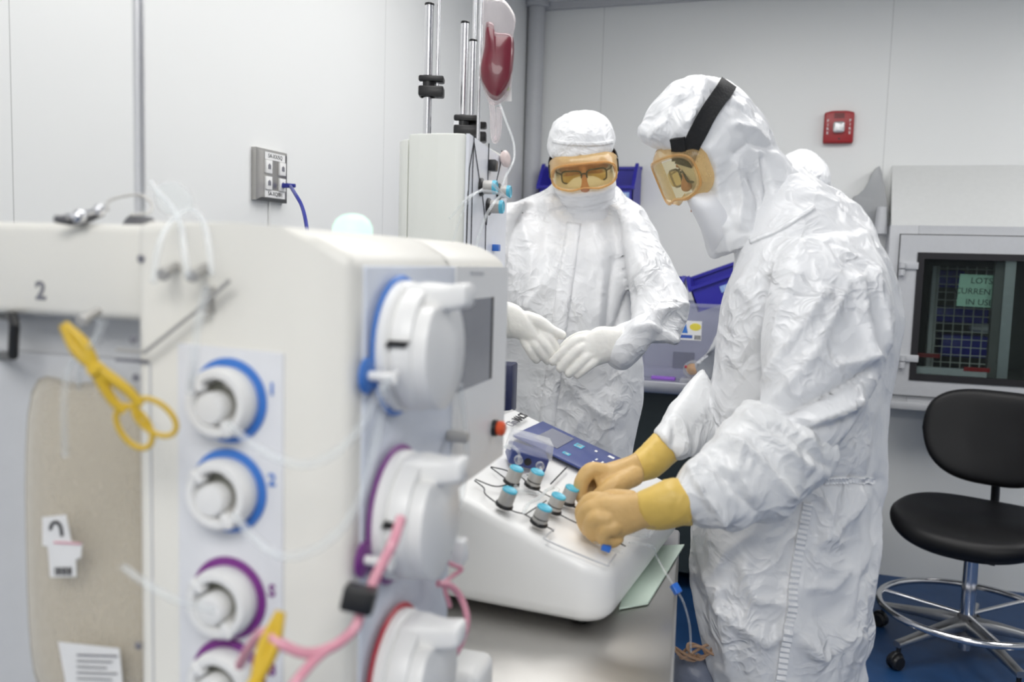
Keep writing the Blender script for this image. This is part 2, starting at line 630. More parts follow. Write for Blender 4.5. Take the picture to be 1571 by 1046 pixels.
def to_px(co):
    c = (co - np.array(CAM)) @ np.array(ROT)
    return np.stack([CX + FPX * c[:, 0] / -c[:, 2], CY - FPX * c[:, 1] / -c[:, 2]], 1), -c[:, 2]


def seg_dist(px, poly):
    best = np.full(len(px), 1e9)
    for a, b in zip(poly[:-1], poly[1:]):
        a, b = np.array(a, float), np.array(b, float)
        ab = b - a
        t = np.clip(((px - a) @ ab) / (ab @ ab), 0, 1)
        best = np.minimum(best, np.linalg.norm(px - a - t[:, None] * ab, axis=1))
    return best


def remesh(mb, voxel, smooth_iter=3, smooth_fac=0.5):
    bmesh.ops.recalc_face_normals(mb.bm, faces=mb.bm.faces)
    me = bpy.data.meshes.new('tmp')
    mb.bm.to_mesh(me)
    mb.bm.free()
    o = bpy.data.objects.new('tmp', me)
    COL.objects.link(o)
    md = o.modifiers.new('r', 'REMESH')
    md.mode = 'VOXEL'
    md.voxel_size = voxel
    if smooth_iter:
        sm = o.modifiers.new('s', 'SMOOTH')
        sm.factor = smooth_fac
        sm.iterations = smooth_iter
    dg = bpy.context.evaluated_depsgraph_get()
    r = bpy.data.meshes.new_from_object(o.evaluated_get(dg))
    bpy.data.objects.remove(o)
    bpy.data.meshes.remove(me)
    return r


def displace(me, fn):
    n = len(me.vertices)
    co = np.empty(n * 3)
    me.vertices.foreach_get('co', co)
    co = co.reshape(-1, 3)
    no = np.empty(n * 3)
    me.vertex_normals.foreach_get('vector', no)
    no = no.reshape(-1, 3)
    co = co + no * fn(co, no)[:, None]
    me.vertices.foreach_set('co', co.ravel())
    me.update()
    return me


def cloth(name, mb, m, parent, voxel=0.006, amps=(0.009, 0.005, 0.0022), freqs=(7, 15, 33), stretch=(1, 1, 0.7), folds=(), seed=0.0, smooth_iter=4, keep=None):
    me = remesh(mb, voxel, smooth_iter)
    me.materials.clear()

    def fn(co, no):
        d = creases(co, amps, freqs, stretch, seed)
        if keep is not None:
            d = d * keep(co)
        if folds:
            px, dep = to_px(co)
            view = np.array(CAM) - co
            view /= np.linalg.norm(view, axis=1)[:, None]
            face = np.clip((no * view).sum(1) * 2, 0, 1)
            for poly, amp, wid in folds:
                ds = seg_dist(px, poly)
                d = d + face * amp * 1.5 * np.exp(-ds / wid)
        return d
    displace(me, fn)
    return link(name, me, M[m], parent, 180)


def bvh_of(o):
    me = o.data
    l = wloc(o)
    return BVHTree.FromPolygons([v.co + l for v in me.vertices], [tuple(p.vertices) for p in me.polygons])


def surf(bvh, px, py):
    r = ray(px, py).normalized()
    h, n, i, d = bvh.ray_cast(CAM, r)
    return h, n


def ribbon(mb, bvh, path, half, thick=0.003, lift=0.001, n=8, ribs=0):
    """a band laid on a surface along a path of the photo"""
    pts = catmull([V((p[0], p[1], 0)) for p in path], n)
    rows = []
    for i, p in enumerate(pts):
        a, b = pts[max(0, i - 1)], pts[min(len(pts) - 1, i + 1)]
        d = (b - a).normalized()
        s = V((-d.y, d.x, 0))
        h = half if not isinstance(half, (tuple, list)) else half[0] + (half[1] - half[0]) * i / (len(pts) - 1)
        row = []
        for k in (-1, -0.33, 0.33, 1):
            hit, nn = surf(bvh, p.x + s.x * h * k, p.y + s.y * h * k)
            if hit is None:
                row = None
                break
            row.append((hit, nn))
        if row:
            rows.append(row)
    if len(rows) < 2:
        return mb
    # soften the depth along the band
    rings = []
    for i, row in enumerate(rows):
        w0, w1 = rows[max(0, i - 1)], rows[min(len(rows) - 1, i + 1)]
        pt = [(w0[k][0] + row[k][0] * 2 + w1[k][0]) / 4 for k in range(4)]
        nn = (row[1][1] + row[2][1] + w0[1][1] + w1[1][1]).normalized()
        th = thick * (1.0 + (0.8 if ribs and i % 2 else 0))
        rings.append([q + nn * (lift + th) for q in pt] + [q - nn * 0.003 for q in pt[::-1]])
    return mb.rings(rings)


def psec(l, r, d, hd, dirv=None, dl=0.0):
    """cross-section whose outline runs from photo point l to photo point r at depth d, half depth hd"""
    a, b = P(l[0], l[1], d + dl), P(r[0], r[1], d - dl)
    fw = ray((l[0] + r[0]) / 2, (l[1] + r[1]) / 2).normalized()
    return ((a + b) / 2, (b - a) / 2, fw * hd)


#======PART2
# ------------------------------------------------------------------ the room
XL, YB, H = -1.35, 4.28, 2.68
struct_world('floor', MB().bb((XL - .1, -2.6, -.1), (3.3, YB + 0.9, 0)), 'floor')
struct_world('ceiling', MB().bb((XL - .1, -2.6, H), (3.3, YB + .9, H + .1)), 'ceiling')
struct_world('wall_left', MB().bb((XL - .1, -2.6, 0), (XL, YB + .1, H)), 'wall_left')
struct_world('wall_right', MB().bb((3.2, -2.6, 0), (3.3, YB + .1, H)), 'wall')
struct_world('wall_front', MB().bb((XL, -2.6, 0), (3.2, -2.5, H)), 'wall')
# back wall with an opening for the pass-through
HX0, HX1, HZ0, HZ1 = 0.47, 1.50, 0.88, 1.52
w = MB()
w.bb((XL, YB, 0), (HX0, YB + .1, H)); w.bb((HX1, YB, 0), (3.2, YB + .1, H))
w.bb((HX0, YB, 0), (HX1, YB + .1, HZ0)); w.bb((HX0, YB, HZ1), (HX1, YB + .1, H))
struct_world('wall_back', w, 'wall_back')
w = MB()
w.bb((XL + .03, YB - .03, H - .035), (3.2, YB, H))
struct('trim_1', w, 'gray_metal')

# corner pipe
t = thing('vertical_pipe', 'grey vertical pipe running up the far corner of the room', 'pipe', (-1.306, 4.236, 0))
obj('pipe_run', MB().cyl((-1.306, 4.236, 0), (-1.306, 4.236, H), .042, seg=28), 'gray_metal', t)
obj('collar', MB().cyl((-1.306, 4.236, H - .03), (-1.306, 4.236, H), .062, seg=28, bev=.004), 'gray_metal', t, label='wider collar at the ceiling')

# fire alarm
ax, az = 0.132, 2.045
t = thing('fire_alarm', 'red fire alarm strobe on the back wall with clear flash lens', 'fire alarm', (ax, YB, az - .072))
w = MB().prism([(ax - .064, YB, az - .071), (ax + .064, YB, az - .071), (ax + .064, YB, az + .066), (ax + .03, YB, az + .0735), (ax - .03, YB, az + .0735), (ax - .064, YB, az + .066)], (0, -.036, 0), bev=.008, seg=3)
b = obj('housing', w, 'red', t)
w = MB()
for k in range(5):
    w.bb((ax - .022, YB - .0375, az + .040 + k * .005), (ax + .022, YB - .036, az + .042 + k * .005))
obj('speaker_slots', w, 'black', b)
obj('reset_hole', MB().cyl((ax + .004, YB - .035, az - .052), (ax + .004, YB - .038, az - .052), .004), 'black', b)
obj('strobe_lens', MB().box((ax, YB - .046, az - .002), .05, .026, .05, bev=.010, seg=3), 'strobe', t)
for sx in (-1, 1):
    for k, ch in enumerate('FIRE'):
        text('fire_lettering', ch, .016, (ax + sx * .047, YB - .0365, az + .028 - k * .018), X, Z, 'white_ink', t, bold=.0004)

# wall socket plate on the left wall
pc = onplane(410, 270, V((XL, 0, 0)), X)
t = thing('wall_socket_plate', 'steel data socket plate with two white labels on the left wall', 'socket', (XL, pc.y, pc.z - .066))
py, pz = pc.y, pc.z
hw, hh = .071, .067
obj('plate', MB().rings([[V((XL, py - hw, pz - hh)), V((XL, py + hw, pz - hh)), V((XL, py + hw, pz + hh)), V((XL, py - hw, pz + hh))],
                         [V((XL + .014, py - hw, pz - hh)), V((XL + .014, py + hw, pz - hh)), V((XL + .014, py + hw, pz + hh)), V((XL + .014, py - hw, pz + hh))],
                         [V((XL + .022, py - hw + .012, pz - hh + .008)), V((XL + .022, py + hw - .012, pz - hh + .008)), V((XL + .022, py + hw - .012, pz + hh - .008)), V((XL + .022, py - hw + .012, pz + hh - .008))]]), 'steel', t)
fx = XL + .0222
for (dy, dz) in ((-.030, .021), (.033, .021), (-.030, -.021), (.033, -.021)):
    j = obj('jack', MB().box((fx + .002, py + dy, pz + dz), .006, .028, .034, bev=.001), 'white_case', t)
    obj('port', MB().prism([(fx + .0046, py + dy - .006, pz + dz - .006), (fx + .0046, py + dy + .006, pz + dz - .006), (fx + .0046, py + dy + .006, pz + dz + .004), (fx + .0046, py + dy, pz + dz + .008), (fx + .0046, py + dy - .006, pz + dz + .004)], (.0012, 0, 0)), 'gray_ink', j)
for dz, s in ((.049, '5A-XX/5Q'), (-.048, '5A-XQ/8H')):
    l = obj('label_strip', MB().box((fx + .001, py + .001, pz + dz), .0015, .092, .019), 'paper', t)
    text('lettering', s, .0145, (fx + .0019, py + .001, pz + dz), Y, Z, 'black_ink', l)
w = MB()
c0 = V((fx + .004, py + .033, pz - .022))
cable = [c0 + V((.02, .004, 0)), P(452, 296, 2.1), P(463, 316, 2.05), P(470, 345, 2.0), P(473, 385, 1.98), P(470, 520, 1.98), P(468, 700, 2.05)]
t = thing('network_cable', 'dark blue network cable plugged into the wall socket plate', 'cable', cable[-1])
obj('cord', MB().tube(cable, .0045), 'cable_blue', t)
obj('plug', MB().box(c0 + V((.010, 0, 0)), .022, .013, .012, bev=.002).cyl(c0 + V((.018, 0, 0)), c0 + V((.036, .003, 0)), .0062, .0048), 'cable_blue', t)
q = P(410, 318, 2.2); 
obj_ = obj('wall_wire', MB().tube([(XL + .004, py + .006, pz - hh), (XL + .004, py + .005, pz - .2), (XL + .004, py + .008, .3)], .0022), 'white_case')
tag(obj_, 'thin white wire running down the wall below the socket plate', 'wire')

# ------------------------------------------------------------------ steel bench along the back wall
BZ = 0.92
bx0, bx1, by0 = XL + .10, 0.16, 3.60
t = thing('lab_bench', 'stainless steel bench along the back wall with painted shade below', 'bench', ((bx0 + bx1) / 2, 3.9, 0))
obj('worktop', MB().bb((bx0, by0, BZ - .05), (bx1, YB - .09, BZ), bev=.004), 'bench_steel', t)
obj('shade_panel', MB().bb((bx0 + .02, by0 + .12, .08), (bx1 - .02, YB - .12, BZ - .05)), 'bench_shade', t)  # added panel, its dark colour stands in for shade under the bench
for xx in (bx0 + .04, bx1 - .04):
    obj('leg', MB().bb((xx - .02, by0 + .04, 0), (xx + .02, by0 + .08, BZ - .05)), 'steel', t)


def hopper_bin(name, label, o, ax, wd, dp, hb, hf, group, lip=.02):
    """stackable bin: o = back bottom left corner, ax = (width, depth towards the front, up)"""
    a, f, u = ax
    t = thing(name, label, 'bin', o + a * (wd / 2) + f * (dp / 2), group)
    th = .006
    s = MB()
    prof = [f * 0, f * dp, f * dp + u * hf, f * (dp * .62) + u * (hb * .93), f * (dp * .62) + u * hb, u * hb]
    for k in (0, 1):
        base = o + a * (0 if k == 0 else wd - th)
        s.prism([base + q for q in prof], a * th)
    s.prism([o, o + f * dp, o + f * dp - u * th, o - u * th], a * wd)
    s.prism([o, o + u * hb, o + u * hb + f * th, o + f * th], a * wd)
    s.prism([o + f * (dp - th), o + f * dp, o + f * dp + u * hf, o + f * (dp - th) + u * hf], a * wd)
    body = obj('body', s, 'blue_bin', t)
    for k in (0, 1):
        r = MB()
        b0 = o + a * (-.008 if k == 0 else wd - .008)
        r.prism([b0 + f * (dp * .60) + u * (hb + .008), b0 + f * (dp * .66) + u * (hb + .002), b0 + f * (dp + .012) + u * (hf + .004), b0 + f * (dp + .012) + u * (hf - .012), b0 + f * (dp * .62) + u * (hb - .012)], a * .016)
        obj('side_rim', r, 'blue_bin', body)
    r = MB()
    r.prism([o - a * .004 + u * (hb - .01), o - a * .004 + u * (hb + .004), o - a * .004 + u * (hb + .004) + f * .016, o - a * .004 + u * (hb - .01) + f * .016], a * (wd + .008))
    obj('back_rim', r, 'blue_bin', body)
    r = MB()
    r.prism([o + f * (dp - .01) + u * (hf - .008), o + f * (dp + .014) + u * (hf - .008), o + f * (dp + .014) + u * (hf + .006), o + f * (dp - .01) + u * (hf + .006)], a * wd)
    obj('front_rim', r, 'blue_bin', body)
    return t, body


# bin on a wall rail
rail = obj('wall_rail', MB().bb((XL + .12, YB - .012, 1.79), (-.80, YB, 1.83)), 'steel')
tag(rail, 'narrow steel rail on the back wall that holds the blue bin', 'rail')
wb = -1.245
t, b = hopper_bin('hopper_bin', 'blue open-front bin on the back wall labelled TRANSFER PACK', V((-1.215, YB - .022, 1.685)), (X, -Y, Z), .460, .20, .185, .075, 'blue storage bins')
fr = V((-.86, YB - .022 - .2035, 1.69 + .030))
l = obj('label_strip', MB().box(fr, .175, .002, .03), 'blue_label', t)
text('lettering', 'TRANSFER PACK', .021, fr + V((0, -.0013, 0)), X, Z, 'white_ink', l, bold=.0003)

# clear tote on the bench with bins on top
d0 = 3.86
a0 = onplane(1003, 575, V((0, 3.72, 0)), Y)
tx0, tx1, ty0, ty1 = -0.67, -0.04, 3.72, 4.05
tz1 = 1.245
t = thing('clear_tote', 'clear plastic storage box on the steel bench under the blue bins', 'storage box', ((tx0 + tx1) / 2, 3.88, BZ))
w = MB()
w.bb((tx0, ty0, BZ + .001), (tx1, ty0 + .005, tz1)); w.bb((tx0, ty1 - .005, BZ + .001), (tx1, ty1, tz1))
w.bb((tx0, ty0, BZ + .001), (tx0 + .005, ty1, tz1)); w.bb((tx1 - .005, ty0, BZ + .001), (tx1, ty1, tz1)); w.bb((tx0, ty0, BZ + .001), (tx1, ty1, BZ + .006))
body = obj('body', w, 'tote', t)
w = MB(); 
for lo, hi in (((tx0 - .014, ty0 - .014), (tx1 + .014, ty0)), ((tx0 - .014, ty1), (tx1 + .014, ty1 + .014)), ((tx0 - .014, ty0), (tx0, ty1)), ((tx1, ty0), (tx1 + .014, ty1))):
    w.bb((lo[0], lo[1], tz1 - .014), (hi[0], hi[1], tz1))
obj('rim', w, 'tote', t)
lp = onplane(1060, 507, V((0, ty0 - .001, 0)), Y)
l = obj('picture_label', MB().box(lp, .088, .002, .082), 'paper', t, label='white product sticker with a yellow and blue print')
ls = MB().ell(lp + V((.018, -.0012, .016)), .024, .0006, .016); obj('yellow_print', ls, 'yellow_ink', l)
obj('blue_print', MB().box(lp + V((-.018, -.0012, -.026)), .05, .001, .014), 'blue_ink', l)
obj('blue_print', MB().prism([lp + V((-.04, -.0016, -.012)), lp + V((-.012, -.0016, -.012)), lp + V((-.022, -.0016, .03))], (0, .001, 0)), 'ring_blue', l)
bc = MB()
for k in range(6):
    bc.box(lp + V((.018 + k * .0045, -.0012, -.028)), .002 if k % 2 else .003, .001, .018)
obj('barcode', bc, 'black_ink', l)
lp2 = onplane(1052, 560, V((0, ty0 - .001, 0)), Y) + V((-.01, 0, .02))
l = obj('grey_label', MB().box(lp2, .09, .002, .07), 'lcd', t, label='grey text sticker')

up = V((0.0, -.25, .97)).normalized()
t, b = hopper_bin('hopper_bin', 'tilted blue bin with pale label lying in the clear storage box', V((-.405, 3.995, tz1 - .035)), (V((.93, 0, .37)).normalized(), V((0, -1, 0)), V((-.37, 0, .93)).normalized()), .36, .2, .15, .10, 'blue storage bins')
a_, u_ = V((.93, 0, .37)).normalized(), V((-.37, 0, .93)).normalized()
fr = V((-.405, 3.995 - .204, tz1 - .035)) + a_ * .17 + u_ * .055
l = obj('label_strip', MB().box(fr, .10, .002, .028, ax=(a_, Y, u_)), 'blue_label', t)
text('lettering', 'LINERS', .022, fr + V((0, -.0013, 0)), a_, u_, 'white_ink', l)
hopper_bin('hopper_bin', 'small blue bin left of the tilted bin in the clear storage box', V((-.655, 4.0, tz1 - .02)), (X, -Y, Z), .175, .2, .125, .10, 'blue storage bins')

# jar on its side and a small clear tray, purple tray
jc = onplane(1062, 564, V((0, 3.665, 0)), Y)
t = thing('specimen_jar', 'clear round jar with amber contents lying on the steel bench', 'jar', (jc.x, 3.665, BZ))
JR = .036
jz = BZ + .016 + JR
obj('shell', MB().cyl((jc.x, 3.64, jz), (jc.x, 3.70, jz), JR, seg=28, bev=.005), 'clear_box', t)
obj('contents', MB().ell((jc.x, 3.67, jz), JR * .72, .022, JR * .68), 'amber_stuff', t)
obj('red_dot', MB().ell((jc.x - .024, 3.641, jz + .012), .006, .003, .006), 'ring_red', t)
w = obj('sample_tray', MB().bb((jc.x - .045, 3.61, BZ + .0005), (jc.x + .06, 3.71, BZ + .014), bev=.003), 'clear_box')
tag(w, 'small clear flat tray under the jar on the steel bench', 'tray')
pp = onplane(1022, 566, V((0, 3.68, 0)), Y)
w = obj('purple_strip', MB().bb((pp.x - .06, 3.66, BZ + .0005), (pp.x + .04, 3.70, BZ + .012), bev=.002), 'purple')
tag(w, 'flat purple strip lying on the bench in front of the storage box', 'strip')

# ------------------------------------------------------------------ pass-through cabinet in the back wall
CY0 = 4.12
def cab(px, py, y=CY0):
    return onplane(px, py, V((0, y, 0)), Y)
cx0, cx1, cz0, cz1 = cab(1366, 345).x, 1.62, cab(1368, 622).z, cab(1366, 345).z
t = thing('pass_through_cabinet', 'grey pass-through cabinet with dark window in the back wall', 'cabinet', ((cx0 + cx1) / 2, CY0, cz0))
wx0, wx1, wz0, wz1 = cab(1409, 387).x - .004, 1.46, cab(1395, 582).z, cab(1409, 387).z
w = MB()
fd = YB
w.bb((cx0, CY0, cz0), (wx0, fd, cz1), bev=.004); w.bb((wx1, CY0, cz0), (cx1, fd, cz1), bev=.004)
w.bb((wx0, CY0, cz0), (wx1, fd, wz0)); w.bb((wx0, CY0, wz1), (wx1, fd, cz1))
frame = obj('frame', w, 'gray_metal', t)
w = MB()
w.bb((wx0 - .001, YB, wz0 - .02), (wx0 + .02, YB + .55, wz1 + .02)); w.bb((wx1 - .02, YB, wz0 - .02), (wx1 + .001, YB + .55, wz1 + .02))
w.bb((wx0, YB, wz0 - .02), (wx1, YB + .55, wz0)); w.bb((wx0, YB, wz1), (wx1, YB + .55, wz1 + .02)); w.bb((wx0, YB + .55, wz0 - .02), (wx1, YB + .57, wz1 + .02))
obj('interior_lining', w, 'interior', t)
dx0, dz0, dz1 = cab(1382, 360).x, cab(1385, 605).z, cab(1382, 360).z
w = MB()
for lo, hi in (((dx0, 0, dz0), (wx0 + .0, 0, dz1)), ((wx1, 0, dz0), (wx1 + .08, 0, dz1)), ((wx0, 0, dz0), (wx1, 0, wz0)), ((wx0, 0, wz1), (wx1, 0, dz1))):
    w.bb((lo[0], CY0 - .014, lo[2]), (hi[0], CY0 - .001, hi[2]))
door = obj('door', w, 'gray_metal', t)
g = MB()
gw = .028
for lo, hi in (((wx0, wz0 + gw), (wx0 + gw, wz1 - gw)), ((wx1 - gw, wz0 + gw), (wx1, wz1 - gw)), ((wx0, wz0), (wx1, wz0 + gw)), ((wx0, wz1 - gw), (wx1, wz1))):
    g.bb((lo[0], CY0 - .018, lo[1]), (hi[0], CY0 + .01, hi[1]))
obj('gasket', g, 'gasket', door)
obj('window_glass', MB().bb((wx0 + .01, CY0 - .008, wz0 + .01), (wx1 - .01, CY0 - .004, wz1 - .01)), 'glass', door)
g = MB()
gapw = .004
g.bb((dx0 - gapw, CY0 - .002, dz0 - gapw), (dx0, CY0 + .002, dz1 + gapw)); g.bb((dx0, CY0 - .002, dz1), (cx1, CY0 + .002, dz1 + gapw)); g.bb((dx0, CY0 - .002, dz0 - gapw), (cx1, CY0 + .002, dz0))
obj('door_gap', g, 'black', frame)
for yy in (410, 552):
    h0 = cab(1384, yy, CY0 - .03)
    w = MB().cyl(h0 + V((0, 0, -.005)), h0 + V((0, 0, .022)), .014, bev=.002).cyl(h0 + V((0, 0, -.036)), h0 + V((0, 0, -.009)), .013, bev=.002)
    w.box(h0 + V((.035, .012, .008)), .06, .012, .03, bev=.002)
    obj('hinge', w, 'gray_metal', door)
w = MB().bb((cx0 + .03, CY0 - .03, cz0 - .01), (cx1, CY0, cz0 + .022), bev=.004)
s_ = obj('sill', w, 'gray_metal', t)
obj('end_cap', MB().bb((cx0 + .01, CY0 - .05, cz0 - .022), (cx0 + .045, CY0 - .002, cz0 + .03), bev=.008, seg=3), 'alum', s_)
# sloping top sheet and side guard
zt = onplane(1366, 254, V((0, YB, 0)), Y).z
w = MB().prism([(cx0 + .004, YB, cz1 - .002), (cx0 + .004, CY0 + .004, cz1 - .002), (cx0 + .004, CY0 + .004, cz1 + .002), (cx0 + .004, YB, zt)], (1.2, 0, 0))
obj('sloping_top', w, 'slope_white', t)
gd = lambda px, py: onplane(px, py, V((0, 4.2, 0)), Y)
poly = [gd(*q) for q in ((1366, 345), (1364, 330), (1361, 312), (1357, 288), (1352, 262), (1350, 254), (1343, 258), (1337, 266), (1333, 278), (1328, 290), (1318, 299), (1309, 301), (1308, 345))]
s_ = obj('side_guard', MB().prism(poly, (0, .07, 0), bev=.004), 'guard', t, label='grey curved sheet guard rising at the left end')
obj('rounded_edge', MB().cyl(gd(1350, 352) + V((0, -.03, -.02)), gd(1352, 318) + V((0, -.03, 0)), .03, .02), 'gray_metal', s_)
# inside: wire shelf, bins, bars, sign
iy = YB + .16
sh = lambda px, py, y=iy: onplane(px, py, V((0, y, 0)), Y)
A0, A1 = sh(1432, 408), sh(1510, 560)
rk = thing('wire_rack', 'grey wire grid rack standing inside the pass-through behind glass', 'rack', ((A0.x + A1.x) / 2, iy, wz0))
w = MB()
nx, nz = 6, 13
for k in range(nx + 1):
    xx = A0.x + (A1.x - A0.x) * k / nx + .02
    w.cyl((xx, iy, wz0), (xx, iy, A0.z), .0022, seg=6)
for k in range(nz + 1):
    zz = wz0 + .02 + (A0.z - wz0 - .03) * k / nz
    w.cyl((A0.x + .02, iy, zz), (A1.x + .02, iy, zz), .0022, seg=6)
obj('front_grid', w, 'wire', rk)
w = MB()
for k in range(5):
    yy = iy + .05 * k
    w.cyl((A0.x + .02, yy, wz0), (A0.x + .02, yy, A0.z), .0022, seg=6)
for k in range(nz + 1):
    zz = wz0 + .02 + (A0.z - wz0 - .03) * k / nz
    w.cyl((A0.x + .02, iy, zz), (A0.x + .02, iy + .2, zz), .0018, seg=6)
obj('side_grid', w, 'wire', rk)
obj('corner_post', MB().bb((A0.x + .0, iy + .01, wz0), (A0.x + .03, iy + .03, A0.z)), 'paper', rk)
for k, (zz, hh_, x0_, x1_, lb) in enumerate(((.08, .10, .06, .26, 'dark blue bin on the lowest level inside the wire rack'), (.24, .07, .02, .25, 'dark blue bin on the middle level inside the wire rack'), (.40, .08, .02, .14, 'small dark blue bin on the upper level inside the wire rack'))):
    o = obj('storage_bin', MB().bb((A0.x + x0_, iy + .03, wz0 + zz), (A0.x + x1_, iy + .2, wz0 + zz + hh_), bev=.008), 'blue_bin')
    tag(o, lb, 'bin', 'bins inside the pass-through')
o = obj('white_packet', MB().ell((A0.x + .24, iy + .1, wz0 + .215), .06, .05, .024), 'paper')
tag(o, 'white packet between the blue bins inside the wire rack', 'packet')
sy = CY0 + .05
sg = lambda px, py: onplane(px, py, V((0, sy, 0)), Y)
q0, q1, q2 = sg(1473, 420), sg(1467, 469), sg(1517, 422)
xa = (q2 - q0).normalized(); za = (q0 - q1).normalized()
W_, H_ = (q2 - q0).length * 1.35, (q0 - q1).length
c_ = q0 + xa * (W_ / 2) - za * (H_ / 2)
t2 = thing('paper_sign', 'pale green paper sign LOTS CURRENTLY IN USE behind cabinet glass', 'sign', c_ - za * (H_ / 2))
sheet = obj('sheet', MB().box(c_, W_, .002, H_, ax=(xa, Y, za)), 'green_sign', t2)
for k, s in enumerate(('LOTS', 'CURRENTLY', 'IN USE')):
    text('lettering', s, .036, c_ + V((0, -.0014, 0)) + za * (.042 - k * .046) + xa * .012, xa, za, 'black_ink', t2)
bx = sg(1519, 480).x
o = MB().bb((bx, sy - .03, wz0), (bx + .045, sy + .01, wz1)); s1 = obj('dark_post', o, 'interior', t)
b2 = sg(1540, 480).x
obj('inner_post', MB().bb((b2 - .015, sy - .036, wz0), (b2 + .025, sy + .0, wz1)), 'alum', t)
obj('inner_sill', MB().bb((wx0 + .03, sy - .03, wz0 + .02), (bx, sy + .02, wz0 + .055)), 'gray_metal', t)
o = obj('red_tape', MB().bb((bx - .09, sy - .032, wz0 + .050), (bx + .01, sy - .0305, wz0 + .068)), 'red')
tag(o, 'strip of red tape low on the right inside the cabinet window', 'tape')
o = obj('red_tape', MB().bb((wx0 + .05, iy - .03, wz0 + .075), (wx0 + .16, iy - .028, wz0 + .095)), 'red')
tag(o, 'strip of red tape low on the left inside the cabinet window', 'tape')

# ------------------------------------------------------------------ black lab chair
hx, hy = 0.655, 3.46
t = thing('lab_chair', 'black vinyl lab chair with chrome foot ring on the blue floor', 'chair', (hx, hy, 0))
hub = obj('hub', MB().cyl((hx, hy, .07), (hx, hy, .165), .036, .03, bev=.004), 'gray_dark', t)
for a in (219, 147, 291, 3, 75):
    ca, sa = math.cos(math.radians(a)), math.sin(math.radians(a))
    d = V((ca, sa, 0)); sd = V((-sa, ca, 0))
    h0 = V((hx, hy, 0))
    secs = [(h0 + d * r_ + Z * z_, sd * w_, Z * t_) for r_, z_, w_, t_ in ((.02, .128, .026, .024), (.10, .122, .023, .02), (.20, .108, .019, .015), (.29, .094, .017, .012), (.325, .090, .016, .011))]
    lg = obj('star_leg', MB().loft(secs, n=16, sup=4), 'alum', t)
    c0 = h0 + d * .315
    cw = MB().cyl(c0 + Z * .056, c0 + Z * .095, .008)
    for sgn in (-1, 1):
        cw.lathe(c0 + Z * .0275 + sd * (sgn * .006) + d * .01, sd * sgn, [(.012, 0), (.0275, .001), (.0275, .010), (.022, .016), (.008, .016)], 20)
    cw.lathe(c0 + Z * .036 + d * .01 - sd * .01, sd, [(.026, 0), (.029, .004), (.029, .016), (.026, .02)], 20)
    obj('caster', cw, 'black', lg)
obj('gas_column', MB().cyl((hx, hy, .16), (hx, hy, .40), .025, bev=.002).cyl((hx, hy, .03), (hx, hy, .09), .022), 'chrome', t)
rp = [V((hx + .30 * math.cos(2 * PI * k / 24), hy + .30 * math.sin(2 * PI * k / 24), .175)) for k in range(24)]
w = MB().tube(rp, .0125, seg=12, n=3, closed=True)
for a in (40, 160, 280):
    d = V((math.cos(math.radians(a)), math.sin(math.radians(a)), 0))
    w.cyl(V((hx, hy, .16)) + d * .02, V((hx, hy, .175)) + d * .30, .008)
obj('foot_ring', w, 'chrome', t)
fdir = V((-.38, -.925, 0)).normalized(); sdir = V((-fdir.y, fdir.x, 0))
sc_ = V((hx + .0, hy, .485))
secs = []
for h_, k_ in ((-.045, .72), (-.035, .90), (-.012, .985), (.012, 1.0), (.03, .97), (.042, .88), (.045, .6), (.04, .2)):
    secs.append((sc_ + Z * h_, fdir * (.25 * k_), sdir * (.275 * k_)))
st = MB().loft(secs, n=56, sub=3, sup=2.6)
for v in st.bm.verts:
    r_ = v.co - sc_
    fx_, sx_ = r_.dot(fdir), r_.dot(sdir)
    v.co.z += (-.03 * max(0, fx_ / .235) ** 2 if r_.z > -1 else 0) + .022 * (abs(sx_) / .27) ** 2 + (.02 * max(0, -fx_ / .235) ** 2)
obj('seat', st, 'vinyl', t, smooth=180)
mech = MB().box(sc_ + V((0, 0, -.058)), .2, .14, .03, ax=(fdir, sdir, Z), bev=.006)
mech.tube([sc_ + V((0, 0, -.06)) + sdir * .05, sc_ + V((0, 0, -.065)) - sdir * .16 + fdir * .05, sc_ + V((0, 0, -.07)) - sdir * .20 + fdir * .05], .006)
mech.box(sc_ + V((0, 0, -.065)) + fdir * .16 + sdir * .10, .05, .02, .008, ax=(fdir, sdir, Z), bev=.003)
mech.box(sc_ + V((0, 0, -.065)) + fdir * .14 + sdir * -.08, .05, .02, .008, ax=(fdir, sdir, Z), bev=.003)
obj('tilt_mechanism', mech, 'black', t)
bc_ = sc_ - fdir * .23 + Z * .30 + sdir * .0
tb = (Z * .97 - fdir * .22).normalized(); nb = sdir.cross(tb).normalized()
if nb.dot(fdir) < 0:
    nb = -nb
secs = []
for h_, k_ in ((-.03, .80), (-.022, .93), (-.004, 1.0), (.012, .99), (.024, .92), (.028, .75), (.026, .3)):
    secs.append((bc_ + nb * h_, sdir * (.245 * k_), tb * (.18 * k_)))
bk = MB().loft(secs, n=56, sub=3, sup=3.0)
for v in bk.bm.verts:
    r_ = v.co - bc_
    sx_, tx_ = r_.dot(sdir), r_.dot(tb)
    v.co += nb * (.05 * (sx_ / .235) ** 2)
    v.co -= sdir * (sx_ * .16 * max(0, -tx_ / .18))
obj('backrest', bk, 'vinyl', t, smooth=180)
obj('back_bracket', MB().tube([sc_ - fdir * .10 + Z * -.055, sc_ - fdir * .26 + Z * -.05, sc_ - fdir * .315 + Z * .05, bc_ - nb * .035], .016).box(bc_ - nb * .04 - tb * .1, .05, .02, .12, ax=(sdir, nb, tb), bev=.006), 'black', t)
